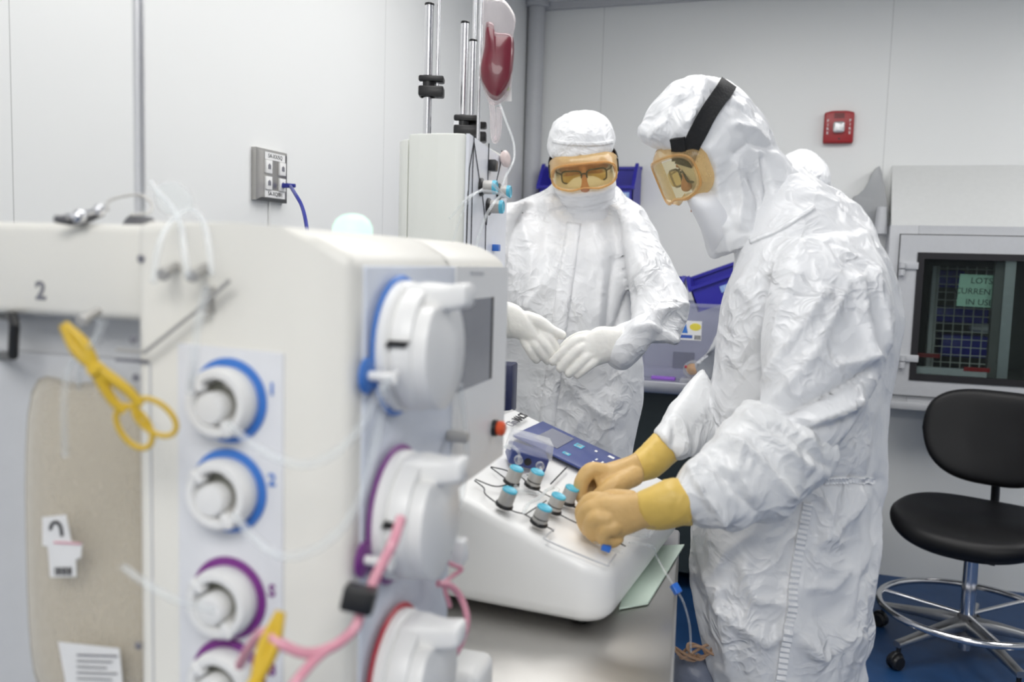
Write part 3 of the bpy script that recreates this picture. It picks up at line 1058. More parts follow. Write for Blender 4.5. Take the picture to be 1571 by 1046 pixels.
#======PART3
# ------------------------------------------------------------------ steel cart
CZ = 0.90
poly = [(-.106, .935), (-.188, 1.64), (-.715, 1.74), (-.715, .935)]
t = thing('steel_cart', 'stainless steel cart carrying the white console and tall white unit', 'cart', (-.42, 1.32, 0))
obj('top', MB().prism([V((x, y, CZ - .045)) for x, y in poly], (0, 0, .045), bev=.006, seg=3), 'steel', t)
obj('shelf', MB().prism([V((x * .97 - .01, y * .98 + .03, .22)) for x, y in poly], (0, 0, .03), bev=.004), 'steel', t)
for x, y in ((-.145, .97), (-.225, 1.60), (-.68, 1.68), (-.68, .97)):
    lg = obj('leg', MB().cyl((x, y, .09), (x, y, CZ - .045), .014), 'steel', t)
    obj('caster', MB().cyl((x, y - .012, .045), (x, y + .012, .045), .045, seg=20, bev=.004).cyl((x, y, .05), (x, y, .1), .01), 'black', lg)

# ------------------------------------------------------------------ sloped console
ca, sa = math.cos(math.radians(4)), math.sin(math.radians(4))
CO = V((-.218, 1.106, .92)); CU = V((-ca, sa, 0)); CW = V((sa, ca, 0))
CA = V((-.205, 1.105, .994)); CS = V((-.943, .066, .327)).normalized(); CN = CW.cross(CS).normalized()
if CN.z < 0:
    CN = -CN
def ctop(px, py, off=0.0):
    return onplane(px, py, CA + CN * off, CN)
def ctw(tt, ww, off=0.0):
    return CA + CS * tt + CW * ww + CN * off
TAN = CS.z / math.hypot(CS.x, CS.y)
LT, LW, RC = .352, .505, .045
T2, W2 = .46, .25
def rr_pts(ins, rc):
    out = []
    for (cx_, cy_, a0_, r_) in ((rc, rc, 180, rc), (T2 - .012, .012, 270, .012), (T2 - .012, W2 - .012, 0, .012)):
        for k in range(9):
            a_ = math.radians(a0_ + 90 * k / 8)
            out.append((cx_ + math.cos(a_) * (r_ - ins), cy_ + math.sin(a_) * (r_ - ins)))
    out.append((LT - ins, W2 - ins))
    for (cx_, cy_, a0_, r_) in ((LT - .012, LW - .012, 0, .012), (rc, LW - rc, 90, rc)):
        for k in range(9):
            a_ = math.radians(a0_ + 90 * k / 8)
            out.append((cx_ + math.cos(a_) * (r_ - ins), cy_ + math.sin(a_) * (r_ - ins)))
    return out
def zt_(tt):
    return .989 + TAN * tt
rings_ = []
for ins, zf in ((.022, lambda q: .914), (.010, lambda q: .9155), (.002, lambda q: .924), (0, lambda q: .936), (0, lambda q: zt_(q) - .016), (.0025, lambda q: zt_(q) - .006), (.008, lambda q: zt_(q) - .0012), (.015, lambda q: zt_(q))):
    rings_.append([CO * 1 + CU * (a_) + CW * b_ + Z * (zf(a_) - .92) for a_, b_ in rr_pts(ins, RC)])
t = thing('cell_selection_console', 'white sloped console with navy display strip and six round knobs on the cart', 'console', CO + CU * .18 + CW * .25 + Z * (CZ - .92))
CONS = t
obj('casing', MB().rings(rings_), 'console', t, smooth=40)
for a_, b_ in ((.05, .05), (.05, .45), (.30, .05), (.30, .45)):
    q = CO + CU * a_ + CW * b_
    obj('foot', MB().cyl((q.x, q.y, CZ), (q.x, q.y, .918), .014, bev=.002), 'black', t)
# navy strip with display
s0, s1, w0, w1 = .095, .300, .318, .470
strip = obj('display_strip', MB().box(ctw((s0 + s1) / 2, (w0 + w1) / 2, .001), s1 - s0, w1 - w0, .004, ax=(CS, CW, CN), bev=.0012), 'navy', t)
obj('screen', MB().box(ctw(.248, .402, .0034), .047, .098, .0012, ax=(CS, CW, CN)), 'lcd', strip)
def icon(tt, ww, sx_, sy_, m='white_ink'):
    obj('key', MB().box(ctw(tt, ww, .0034), sx_, sy_, .0008, ax=(CS, CW, CN), bev=.0003), m, strip)
icon(.205, .425, .016, .024, 'cyan'); icon(.2055, .425, .011, .017)
icon(.205, .352, .014, .014, 'cyan'); icon(.2055, .352, .008, .008)
icon(.175, .44, .005, .010); icon(.146, .447, .012, .012)
for i in range(3):
    for j in range(3):
        icon(.160 - i * .012, .352 + j * .022, .0035, .011)
lt = onplane(796, 646, CA, CN)
ld = (ctop(811, 636) - ctop(778, 659)).normalized()
text('lettering', 'Clini', .023, ctw(.331, .405, .0005), ld, -CN.cross(ld) if CN.cross(ld).dot(CS) < 0 else CN.cross(ld), 'gray_ink', t, align='RIGHT')
text('lettering', 'MACS', .023, ctw(.331, .407, .0005), ld, -CN.cross(ld) if CN.cross(ld).dot(CS) < 0 else CN.cross(ld), 'black_ink', t, align='LEFT', bold=.0008)
# printed flow lines (dark grooves)
def groove(pts, parent, r=.0011):
    q = [ctop(a_, b_, .0004) for a_, b_ in pts]
    obj('flow_line', MB().tube(q, r, seg=6, n=5), 'black_ink', parent)
for pts in ([(728, 737), (742, 748), (744, 757), (757, 768), (770, 776)], [(775, 778), (790, 785), (805, 789), (826, 802)], [(729, 735), (760, 746), (786, 741)], [(753, 716), (775, 721), (800, 732), (815, 746), (860, 770), (884, 779)], [(753, 717), (785, 741)],
            [(826, 802), (845, 811), (849, 815)], [(806, 789), (812, 785), (838, 768)], [(849, 784), (880, 800), (925, 820), (960, 838)], [(845, 742), (870, 716)], [(870, 771), (884, 778)], [(808, 728), (818, 734), (818, 747)]):
    groove(pts, t, .0013 if pts[0] == (845, 742) else .0010)
# raised outline at the front
pl_ = [ctop(*q, .0003) for q in ((850, 812), (838, 822), (842, 830), (925, 865), (934, 864), (945, 850))]
obj('outline_ridge', MB().tube(pl_, .0012, seg=6, n=6), 'gray_metal', t)
# knobs
def knob(px, py, band, txt):
    o = ctop(px, py)
    ax = (CN + V((.02, -.01, 0))).normalized()
    k = obj('valve_knob', MB().lathe(o, ax, [(.0112, .003), (.0112, .024), (.0105, .0253)], 28), 'knob', t)
    obj('base_ring', MB().lathe(o, ax, [(.0132, 0), (.0132, .0028), (.0118, .0048)], 28), 'black', k)
    obj('cap', MB().lathe(o, ax, [(.0111, .0225), (.0111, .0262), (.0100, .0272), (.0088, .0264)], 28), 'cyan', k)
    if band:
        obj('dark_band', MB().lathe(o, ax, [(.0113, .0095), (.0114, .0099), (.0114, .0108), (.0113, .0112)], 28, False, False), 'black', k)
for px, py, bnd in ((784, 741, 0), (816, 746, 1), (773, 776, 0), (869, 771, 0), (848, 784, 1), (826, 803, 1)):
    knob(px, py, bnd, '')
# pump head with clear hinged cover
pa = ctop(779, 711); pb = ctop(836, 727); 
pd = (pb - pa).normalized(); pu = CN; pf = pd.cross(pu).normalized()
if pf.dot(CS) < 0:
    pf = -pf
wd = (pb - pa).length
pc_ = (pa + pb) / 2
hd = obj('pump_head', MB().box(pc_ + pf * .024 + pu * .012, wd, .046, .024, ax=(pd, pf, pu), bev=.003), 'navy', t)
for k in (-.30, .28):
    obj('tube_fitting', MB().lathe(pc_ + pd * (wd * k) + pu * .013, -pf, [(.004, -.002), (.007, .002), (.007, .010), (.0035, .012)], 16), 'clear_box', hd)
obj('roller', MB().lathe(pc_ + pu * .012 + pd * -.002, -pf, [(.006, -.002), (.006, .0015)], 16), 'black', hd)
cv = MB()
b0 = pc_ + pf * .002
prof = [b0 + pf * .002 + pu * .025, b0 + pf * .05 + pu * .004, b0 + pf * .05 + pu * .045, b0 + pf * .012 + pu * .045, b0 + pf * -.004 + pu * .026]
cv.prism([q - pd * (wd / 2 + .003) for q in prof], pd * (wd + .006), bev=.003)
obj('clear_cover', cv, 'clear_box', hd)
# green plate under the console
gp = [onplane(px, py, V((0, 0, CZ + .001)), Z) for px, py in ((1050, 838), (994, 928), (950, 936), (978, 842))]
o = obj('plate', MB().prism([gp[0] + Z * .001, gp[1] + Z * .001, gp[2] + Z * .001, gp[3] + Z * .001], (0, 0, .003)), 'green_plate')
tag(o, 'pale green flat plate sticking out under the right side of the console', 'plate')

# tubing with the two blue clamps
c1 = ctop(930, 840, .005)
path = [ctop(905, 826, .004), ctop(918, 834, .004), c1, ctop(955, 848, .004)]
t = thing('clamped_tube', 'thin clear tube with blue clamp on the console beside the tan gloves', 'tube', c1)
obj('tube', MB().tube(path, .0016, seg=8), 'clear', t)
dd = (path[3] - path[1]).normalized()
obj('clamp', MB().box(c1, .013, .010, .009, ax=(dd, CN.cross(dd), CN), bev=.0015), 'clamp_blue', t)
path = [ctop(965, 832, .003), ctop(1000, 838, .004), P(1008, 855, 1.33), P(1022, 880, 1.28), P(1037, 903, 1.26), P(1049, 925, 1.26), P(1058, 960, 1.30), P(1060, 1000, 1.32)]
t = thing('hanging_tube', 'thin clear tube with blue clamp hanging off the front of the console', 'tube', path[4])
obj('tube', MB().tube(path, .0016, seg=8), 'clear', t)
dd = (path[5] - path[3]).normalized()
obj('clamp', MB().box(path[4], .015, .011, .010, ax=(dd, dd.orthogonal().normalized(), dd.cross(dd.orthogonal().normalized())), bev=.0015), 'clamp_blue', t)
# clear tubes between the knobs
for k, (pts, lb) in enumerate((([(838, 752), (828, 763), (812, 772), (803, 786)], 'clear silicone tube between the console knobs'), ([(838, 752), (850, 748), (858, 752)], 'short clear tube branch in the middle of the console'),
                               ([(790, 745), (800, 752), (826, 756)], 'clear tube lying behind the left knobs of the console'), ([(905, 795), (940, 812), (990, 822), (1005, 812)], 'clear tube under the tan gloves on the console'))):
    q = [ctop(a_, b_, .004) for a_, b_ in pts]
    o = obj('silicone_tube', MB().tube(q, .0028, seg=10), 'clear')
    tag(o, lb, 'tube', 'clear tubes on the console')
ft = [pc_ - pf * .012 + pd * (wd * -.30) + pu * .013, pc_ - pf * .02 + pd * (wd * -.42) + pu * .03, pc_ + pf * -.004 + pd * (wd * -.62) + pu * .032, ctop(757, 690, .02), ctop(735, 668, .015)]
o = obj('silicone_tube', MB().tube(ft, .0022, seg=10), 'clear'); tag(o, 'clear tube running from the pump head to the left', 'tube', 'clear tubes on the console')
ft = [pc_ - pf * .012 + pd * (wd * .28) + pu * .013, pc_ - pf * .03 + pd * (wd * .22) + pu * .012, ctop(800, 730, .006), ctop(792, 737, .004)]
o = obj('silicone_tube', MB().tube(ft, .0022, seg=10), 'clear'); tag(o, 'clear tube curving from the pump head to the nearest knob', 'tube', 'clear tubes on the console')

# ------------------------------------------------------------------ tall unit behind
TN = V((.994, .108, 0)).normalized(); TP0 = P(720, 205, 1.5); TD = V((-TN.y, TN.x, 0))
TZ0, TZ1 = CZ, 1.617
def tow(px, py, off=0.0):
    return onplane(px, py, TP0 + TN * off, TN)
far = tow(779, 255)
TL = (far - TP0).dot(TD)
n0 = V((TP0.x, TP0.y, 0)); n1 = n0 + TD * TL
t = thing('cell_separator_tower', 'tall white separator unit with flow lines and grey knobs behind the console', 'lab machine', (-.63, 1.57, TZ0))
plan = [n0 - TN * .006, n0 + V((-.02, -.008, 0)), n0 + V((-.06, -.014, 0)), n0 + V((-.11, -.008, 0))]
body = [n0 - TN * .006, n0 + V((-.02, -.009, 0)), n0 + V((-.055, -.014, 0)), n0 + V((-.09, -.012, 0)), n0 + V((-.112, -.006, 0)), V((-.667, 1.735, 0)), n1 - TN * .006]
obj('casing', MB().prism([V((q.x, q.y, TZ0)) for q in body], (0, 0, TZ1 - TZ0), bev=.004), 'tower', t)
back = [n0 + V((-.1135, -.005, 0)), n0 + V((-.128, .004, 0)), n0 + V((-.142, .02, 0)), V((-.700, 1.735, 0)), V((-.669, 1.735, 0))]
obj('rear_cover', MB().prism([V((q.x, q.y, TZ0)) for q in back], (0, 0, TZ1 - TZ0 - .008), bev=.003), 'tower', t)
pn = obj('front_panel', MB().prism([n0 - TN * .0055 + Z * TZ0, n1 - TN * .0055 + Z * TZ0, n1 - TN * .0055 + Z * (TZ1 - .012), n0 - TN * .0055 + Z * TZ1], TN * .0055), 'tower_panel', t)
for pts in ([(727, 207), (727, 217), (720, 258), (717, 320), (715, 400)], [(727, 217), (725, 258), (722, 400)], [(727, 217), (736, 280)], [(740, 300), (745, 345), (744, 400)], [(750, 220), (749, 250), (748, 280)], [(770, 231), (769, 245), (761, 281)], [(748, 320), (746, 345)]):
    obj('flow_line', MB().tube([tow(a_, b_, .0003) for a_, b_ in pts], .0013, seg=6, smooth=False), 'black_ink', pn)
for (px, py, ln) in ((737, 287, .030), (764, 294, .025), (748, 317, .030)):
    o = tow(px, py)
    k = obj('valve_knob', MB().lathe(o, TN, [(.0125, .006), (.0125, ln - .004)], 28), 'knob', t)
    obj('base_ring', MB().lathe(o, TN, [(.0165, 0), (.0165, .004), (.0125, .007)], 28), 'black', k)
    obj('cap', MB().lathe(o, TN, [(.0126, ln - .006), (.0126, ln), (.0112, ln + .0012), (.010, ln)], 28), 'cyan', k)
o = tow(751, 254)
obj('sensor_block', MB().box(o + TN * .007, .014, .024, .021, ax=(TN, TD, Z), bev=.002), 'black', t)
o = tow(768, 244)
obj('filter_disc', MB().lathe(o + TN * .008, (TN + V((0, -.35, .1))).normalized(), [(.006, -.006), (.016, 0), (.017, .004), (.013, .007), (.006, .0075)], 28), 'filter', t)
o = tow(768, 600)
obj('magnet_block', MB().box(V((o.x, o.y, 1.134)) + TN * .015, .030, .055, .104, ax=(TN, TD, Z), bev=.004), 'navy_dark', t, label='upright navy block low on the front panel')
o = tow(757, 380)
obj('blue_clip', MB().box(o + TN * .006, .012, .022, .013, ax=(TN, TD, Z), bev=.001), 'clamp_blue', t)
for k, (pts, r_, lb) in enumerate(([[(690, 335, 1.42), (716, 305, 1.43), (738, 293, 1.50), (762, 296, 1.56), (780, 304, 1.62)], .0022, 'clear tube crossing the top knobs of the tall separator unit'],
                                  [[(768, 300, 1.58), (757, 312, 1.53), (744, 335, 1.50), (733, 370, 1.48), (731, 400, 1.48)], .0026, 'clear tube dropping past the lower knob of the tall separator unit'],
                                  [[(756, 282, 1.55), (766, 292, 1.58), (776, 302, 1.62)], .0026, 'short clear tube between two knobs of the tall separator unit'],
                                  [[(688, 395, 1.42), (706, 335, 1.43), (722, 303, 1.44), (740, 290, 1.48)], .0018, 'thin clear tube along the edge of the tall separator unit'])):
    o = obj('silicone_tube', MB().tube([P(*q) for q in pts], r_, seg=10), 'clear'); tag(o, lb, 'tube', 'clear tubes on the tall unit')

# ------------------------------------------------------------------ poles behind the tall unit
def pole(name, label, px, py, d, ztop, r, thin, clampz, capped=True, group='poles behind the tall unit'):
    q = P(px, py, d)
    x_, y_ = q.x, q.y
    t = thing(name, label, 'pole', (x_, y_, 0), group)
    obj('base', MB().cyl((x_, y_, 0), (x_, y_, .03), .013, .011, bev=.002), 'gray_dark', t)
    obj('shaft', MB().cyl((x_, y_, .03), (x_, y_, ztop), r, seg=20), 'pole', t)
    if capped:
        obj('end_cap', MB().cyl((x_, y_, ztop), (x_, y_, ztop + .005), r * 1.12, bev=.001), 'black', t)
    if thin:
        xo, yo, zt2 = thin
        obj('thin_rod', MB().cyl((x_ + xo, y_ + yo, clampz - .02), (x_ + xo, y_ + yo, zt2), .0040, seg=12), 'pole', t)
    if clampz:
        c = V((x_, y_, clampz))
        ax_ = (V((IX.x, IX.y, 0)).normalized(), V((-IX.y, IX.x, 0)).normalized(), Z)
        w = MB().box(c + Z * .017 + ax_[0] * .008, .054, .036, .013, ax=ax_, bev=.004).box(c - Z * .009 + ax_[0] * .008, .054, .036, .022, ax=ax_, bev=.004)
        w.cyl(c - Z * .02, c + Z * .024, r * 1.7)
        k = obj('clamp', w, 'black', t)
        obj('screw', MB().cyl(c + Z * .006 - ax_[0] * .012 - ax_[1] * .012, c + Z * .006 - ax_[0] * .012 + ax_[1] * .012, .007), 'chrome', k)
    return V((x_, y_, 0))
def zat(px, py, d):
    return P(px, py, d).z
pole('drip_pole', 'left satin steel pole with black end cap and black clamp halfway', 657, 100, 1.86, zat(660, 11, 1.86), .0092, (.020, .004, 2.45), zat(662, 134, 1.86))
pole('drip_pole', 'middle capped steel pole rising behind the tall separator unit', 712, 100, 1.89, zat(712, 38, 1.89), .0085, None, zat(715, 193, 1.89))
p3 = pole('drip_pole', 'right and shortest capped steel pole nearest the blood bag', 725, 100, 1.92, zat(725, 65, 1.92), .0082, None, zat(733, 203, 1.92))
q = P(737, 60, 1.87)
t = thing('bag_hanger_rod', 'thin steel rod with a top hook carrying the red blood bag', 'hanger', (q.x, q.y, 0))
hk = P(763, -8, 1.78)
obj('rod', MB().cyl((q.x, q.y, 0), (q.x, q.y, hk.z + .05), .0045), 'pole', t)
obj('foot_plate', MB().cyl((q.x, q.y, 0), (q.x, q.y, .02), .008), 'gray_dark', t)
obj('hook', MB().tube([(q.x, q.y, hk.z + .05), V((q.x, q.y, hk.z + .065)) * .5 + (hk + Z * .065) * .5, hk + Z * .04 + IX * .012, hk + IX * .012, hk - Z * .012, hk - IX * .008], .003), 'chrome', t)
q = P(728, 40, 1.97)
o = obj('thin_rod', MB().cyl((q.x, q.y, 0), (q.x, q.y, 2.5), .0045, seg=12), 'pole'); tag(o, 'thin tall steel rod passing in front of the shortest pole', 'rod', 'thin steel rods')


def pillow(mb, outline, d, thick, n=10, pos=None, nrm=None):
    """a filled bag: outline in photo points at depth d, swelling to a thickness"""
    pts = catmull([V((a_, b_, 0)) for a_, b_ in outline], 5, True)
    cx_, cy_ = sum(p.x for p in pts) / len(pts), sum(p.y for p in pts) / len(pts)
    rings = []
    for sgn, seq in ((1, [k / n for k in range(1, n + 1)]), (-1, [k / n for k in range(n - 1, 0, -1)])):
        for s_ in seq:
            h_ = thick / 2 * math.sqrt(max(0, 1 - s_ ** 2.5)) * sgn
            rings.append([(pos or (lambda a_, b_: P(a_, b_, d)))(cx_ + (p.x - cx_) * s_, cy_ + (p.y - cy_) * s_) + (nrm or IZ) * h_ for p in pts])
    return mb.rings(rings)
bd = 1.78
t = thing('blood_bag', 'clear hanging bag half full of dark red blood beside the steel poles', 'blood bag', P(762, 158, bd))
obj('film', pillow(MB(), [(741, 1), (760, -3), (776, 2), (791, 28), (787, 60), (786, 118), (779, 146), (764, 160), (750, 157), (737, 122), (735, 108), (740, 62)], bd, .026), 'bag_clear', t, smooth=180)
obj('blood', pillow(MB(), [(745, 36), (757, 36), (761, 49), (787, 57), (786, 113), (778, 138), (763, 154), (748, 145), (736, 112), (742, 72)], bd, .036), 'blood', t, smooth=180)
obj('drip_chamber', MB().tube([P(754, 156, bd), P(756, 175, bd), P(757, 205, bd), P(760, 216, bd), P(765, 200, bd), P(766, 165, bd)], .006, seg=12), 'bag_clear', t)
lbp = P(779, 142, bd + .02)
l = obj('bag_tag', MB().box(lbp, .016, .001, .036, ax=(IX, -IZ, IY)), 'paper', t)
obj('green_mark', MB().ell(lbp + IZ * .001 + IY * .008, .0045, .0045, .0008, ax=(IX, IY, IZ)), 'green_ink', l)
o = obj('bag_tube', MB().tube([P(767, 160, bd), P(776, 185, bd - .03), P(787, 215, 1.72), P(789, 240, 1.68), P(783, 258, 1.64), P(776, 270, 1.62), P(771, 285, 1.60)], .0022, seg=10), 'clear')
tag(o, 'clear tube looping from the blood bag down to the tall separator unit', 'tube')

# ------------------------------------------------------------------ foreground separator machine
a28 = math.radians(2.8)
E0 = P(541, 395, .63)
NR = V((math.cos(a28), math.sin(a28), 0)); E2 = V((-math.sin(a28), math.cos(a28), 0)); E1 = -NR; NF = -E2
def rf(px, py, off=0.0):
    return onplane(px, py, E0 + NR * off, NR)
def ff(px, py, off=0.0):
    return onplane(px, py, E0 + NF * off, NF)
L2 = (rf(776, 405) - E0).dot(E2)
L1 = (ff(206, 500) - E0).dot(E1)
zc = E0.z
t = thing('separator_machine', 'large cream separator machine in the left foreground with ringed knobs and pumps', 'lab machine', E0 + E1 * .12 + E2 * .17 + Z * -E0.z)
MACH = t
def mp(a, b, z):
    q = E0 + E1 * a + E2 * b
    return V((q.x, q.y, z))
ztop = ff(300, 340).z
prof = [mp(0, 0, .16), mp(0, 0, zc), mp(.030, 0, zc + .017), mp(.06, 0, ztop - .002), mp(.10, 0, ztop), mp(L1, 0, ztop), mp(L1, 0, .16)]
BD = (rf(692, 640) - E0).dot(E2)
zov = rf(761, 706).z
obj('casing', MB().prism(prof, E2 * BD, bev=.010, seg=3), 'cream', t, smooth=45)
prof2 = [mp(0, BD - .03, zov), mp(0, BD - .03, zc), mp(.030, BD - .03, zc + .017), mp(.06, BD - .03, ztop - .002), mp(.10, BD - .03, ztop), mp(L1, BD - .03, ztop), mp(L1, BD - .03, zov)]
obj('rear_housing', MB().prism(prof2, E2 * (L2 - BD + .03), bev=.010, seg=3), 'cream', t, smooth=45)
obj('plinth', MB().prism([mp(.02, .02, .07), mp(.02, .02, .16), mp(L1 + .2, .02, .16), mp(L1 + .2, .02, .07)], E2 * (BD - .04)), 'gray_metal', t)
for a_, b_ in ((.04, .05), (.04, BD - .06), (L1 + .15, .05), (L1 + .15, BD - .06)):
    q = mp(a_, b_, 0)
    obj('caster', MB().cyl(q + Z * .035 - NR * .012, q + Z * .035 + NR * .012, .035, bev=.004).cyl(q + Z * .04, q + Z * .075, .01), 'black', t)
# lilac front panel with the ringed knobs
p0, p1, p2, p3_ = ff(275, 524), ff(440, 541), ff(432, 1046), ff(283, 1046)
zlo = .75
obj('knob_panel', MB().prism([ff(277, 525, -.002), ff(439, 541, -.002), V((p1.x, p1.y, zlo)) - NF * .002, V((p0.x, p0.y, zlo)) - NF * .002], NF * .0045, bev=.0015), 'panel_lilac', t)
def pinch_knob(px, py, ringm, name, s=1.0):
    o = ff(px, py, .0025)
    r_ = .0305 * s
    body = MB().lathe(o, NF, [(r_ * .86, .002), (r_ * .90, .010), (r_ * .88, .017), (r_ * .80, .020), (r_ * .64, .020), (r_ * .60, .017), (r_ * .58, .005), (r_ * .3, .005)], 44)
    k = obj('pinch_valve', body, 'white_case', t, smooth=40)
    obj('ring', MB().lathe(o, NF, [(r_ * 1.06, 0), (r_ * 1.08, .0012), (r_ * 1.06, .0024), (r_ * .80, .0024)], 44), ringm, k)
    obj('recess', MB().lathe(o, NF, [(r_ * .56, .0045), (r_ * .56, .0065)], 32), 'dark_recess', k)
    rt, up_ = NR, Z
    pc2 = o - rt * (r_ * .16) - up_ * (r_ * .14)
    post = MB().lathe(pc2, NF, [(r_ * .40, .005), (r_ * .42, .017), (r_ * .36, .020), (r_ * .2, .0205)], 28)
    obj('post', post, 'white_case', k)
    for ang in (140, -62):
        arm = MB()
        dv = rt * math.cos(math.radians(ang)) + up_ * math.sin(math.radians(ang))
        arm.box(o + dv * (r_ * .68) + NF * .016, r_ * .44, r_ * .2, .010, ax=(dv, NF.cross(dv), NF), bev=.002)
        obj('slot_lip', arm, 'white_case', k)
    pin = MB().tube([o + NF * .010 + (rt * math.cos(x_) + up_ * math.sin(x_)) * (r_ * .5) for x_ in [math.radians(g_) for g_ in (75, 40, 0, -35, -70)]], r_ * .085, seg=8)
    obj('pinch_bar', pin, 'knob', k)
for (px, py, m_, ch) in ((352, 614, 'ring_blue', '1'), (352, 752, 'ring_blue', '2'), (352, 916, 'ring_purple', 'S'), (352, 1040, 'ring_purple', '8')):
    pinch_knob(px, py, m_, ch)
    ty = {'1': 598, '2': 737, 'S': 907, '8': 1028}[ch]
    text('numeral', ch, .0135, ff(417, ty, .003), NR, Z, m_, t, bold=.0003)
# bluish right panel, bezel and screen
pts = [rf(557, 412), rf(774, 414), rf(774, 414), rf(540, 1046)]
b0, b1 = (rf(556, 500) - E0).dot(E2), L2 - .004
zp = zc - .006
b2 = (rf(690, 640) - E0).dot(E2)
obj('pump_panel', MB().prism([mp(.002, b0, zlo), mp(.002, b0, zp), mp(.002, b2, zp), mp(.002, b2, zlo)], NR * .0045, bev=.0015), 'panel_blue', t)
sc1 = rf(752, 455); sc2 = rf(746, 580)
sb1 = (rf(749, 520) - E0).dot(E2); sb0 = (rf(640, 520) - E0).dot(E2)
bz = MB()
z1_, z0_ = sc1.z, sc2.z
z1_ = max(z1_, z0_ + .09)
for lo, hi in (((b2 - .002, zov + .004), (b1, z0_)), ((b2 - .002, z1_), (b1, zp)), ((sb1, z0_), (b1, z1_))):
    bz.prism([mp(.002, lo[0], lo[1]), mp(.002, lo[0], hi[1]), mp(.002, hi[0], hi[1]), mp(.002, hi[0], lo[1])], NR * .0065)
bz = obj('screen_bezel', bz, 'white_case', t)
obj('screen', MB().prism([mp(0, sb0, z0_), mp(0, sb0, z1_), mp(0, sb1, z1_), mp(0, sb1, z0_)], NR * .0052), 'screen', bz)
obj('screen_edge', MB().prism([mp(0, sb1 - .008, z0_), mp(0, sb1 - .008, z1_), mp(0, sb1, z1_), mp(0, sb1, z0_)], NR * .0056), 'black', bz)
obj('name_mark', MB().prism([rf(722, 416, .0048), rf(742, 417, .0048), rf(742, 422, .0048), rf(722, 421, .0048)], NR * .0006), 'gray_metal', t)
o = rf(756, 656, .004)
k = obj('stop_button', MB().lathe(o, NR, [(.006, .003), (.0085, .007), (.0085, .012), (.006, .0145)], 24), 'orange', t)
obj('button_base', MB().lathe(o, NR, [(.0095, 0), (.0095, .005), (.007, .006)], 24), 'black', k)
o = rf(688, 668, .004)
obj('grey_nub', MB().cyl(o, o + NR * .02, .006, bev=.001), 'knob', t)

def pump(px, py, ringm, R_=.055, pegpx=None, capoff=0.0):
    o = rf(px, py, .0065)
    k = obj('pump', MB().lathe(o, NR, [(R_ * .95, .002), (R_ * .95, .009), (R_ * .90, .012), (R_ * .86, .012), (R_ * .86, .014), (R_ * .92, .0155), (R_ * .92, .024), (R_ * .88, .029), (R_ * .62, .030)], 56), 'white_case', t, smooth=40)
    obj('ring', MB().lathe(o, NR, [(R_, 0), (R_ * 1.03, .0012), (R_, .0028), (R_ * .9, .0028)], 56), ringm, k)
    # flat cover with one straight side
    cc = o - Z * (R_ * .05)
    out = []
    for q in range(40):
        a_ = 2 * PI * q / 40
        c_, s_ = math.cos(a_), math.sin(a_)
        rr_ = R_ * .84
        out.append((c_ * rr_, min(s_ * rr_, R_ * .66)))
    rg = []
    for ins, h_ in ((1.0, .027), (1.0, .038), (.985, .0405), (.94, .0415)):
        rg.append([cc + E2 * (a_ * ins) + Z * (b_ * ins) + NR * h_ for a_, b_ in out])
    obj('cover', MB().rings(rg), 'white_case', k, smooth=40)
    lev = MB()
    lc = o + Z * (R_ * .72) + E2 * (-R_ * .05)
    secs = [(lc + NR * h_ + Z * z_, E2 * a_, Z * b_) for h_, z_, a_, b_ in ((.012, -.004, R_ * .34, R_ * .25), (.024, -.001, R_ * .32, R_ * .24), (.036, .000, R_ * .26, R_ * .21), (.046, .001, R_ * .22, R_ * .19), (.058, .003, R_ * .22, R_ * .18), (.061, .003, R_ * .18, R_ * .14))]
    lev.loft(secs, n=28, sup=4, sub=3)
    obj('lever', lev, 'white_case', k, smooth=180)
    sl = MB().box(o - E2 * (R_ * .80) + NR * .020 + Z * (R_ * .12), R_ * .3, R_ * .10, .016, ax=(E2, (Z + NR * .5).normalized(), NR))
    obj('tube_slot', sl, 'black', k)
    if pegpx:
        g0 = rf(*pegpx, .0065)
        g = obj('tube_guide', MB().cyl(g0, g0 + NR * .024, .0038, bev=.0005).box(g0 + NR * .024, .004, .008, .010, ax=(NR, E2, Z), bev=.001), 'white_case', k)
        obj('guide_base', MB().lathe(g0, NR, [(.014, 0), (.014, .0015), (.010, .003)], 28), ringm, g)
    return o
pu1 = pump(612, 530, 'ring_blue', .0555, (562, 576))
pu2 = pump(606, 787, 'ring_purple', .0555, (556, 858))
pu3 = pump(604, 1030, 'ring_red', .0555)
o = rf(688, 843, .004)
obj('side_latch', MB().box(o + NR * .008, .022, .02, .026, ax=(NR, E2, Z), bev=.004), 'white_case', t)
o = rf(712, 1030, .004)
obj('side_shelf', MB().box(mp(-.004, (o - E0).dot(E2), o.z - .012), .05, .07, .05, ax=(NR, E2, Z), bev=.012, seg=3), 'white_case', t)
# left module
ML = L1 + .24
tz = ff(100, 342, -.03).z
mb_ = MB().prism([mp(L1 - .004, .03, ff(100, 487, -.03).z), mp(L1 - .004, .03, tz), mp(ML, .03, tz), mp(ML, .03, ff(100, 487, -.03).z)], E2 * .22, bev=.008, seg=3)
obj('upper_box', mb_, 'cream', t, smooth=45)
text('numeral', '2', .0215, ff(62, 447, -.0295), NR, Z, 'gray_ink', t, bold=.0006)
zd = ff(100, 545, -.055).z
obj('lower_door', MB().prism([mp(L1 - .004, .055, .16), mp(L1 - .004, .055, zd), mp(ML, .055, zd), mp(ML, .055, .16)], E2 * .22, bev=.004), 'gray_metal', t)
obj('recess_back', MB().prism([mp(L1 - .004, .07, zd - .01), mp(L1 - .004, .07, tz - .02), mp(ML, .07, tz - .02), mp(ML, .07, zd - .01)], E2 * .2), 'gray_metal', t)
hq = ff(10, 515, -.03)
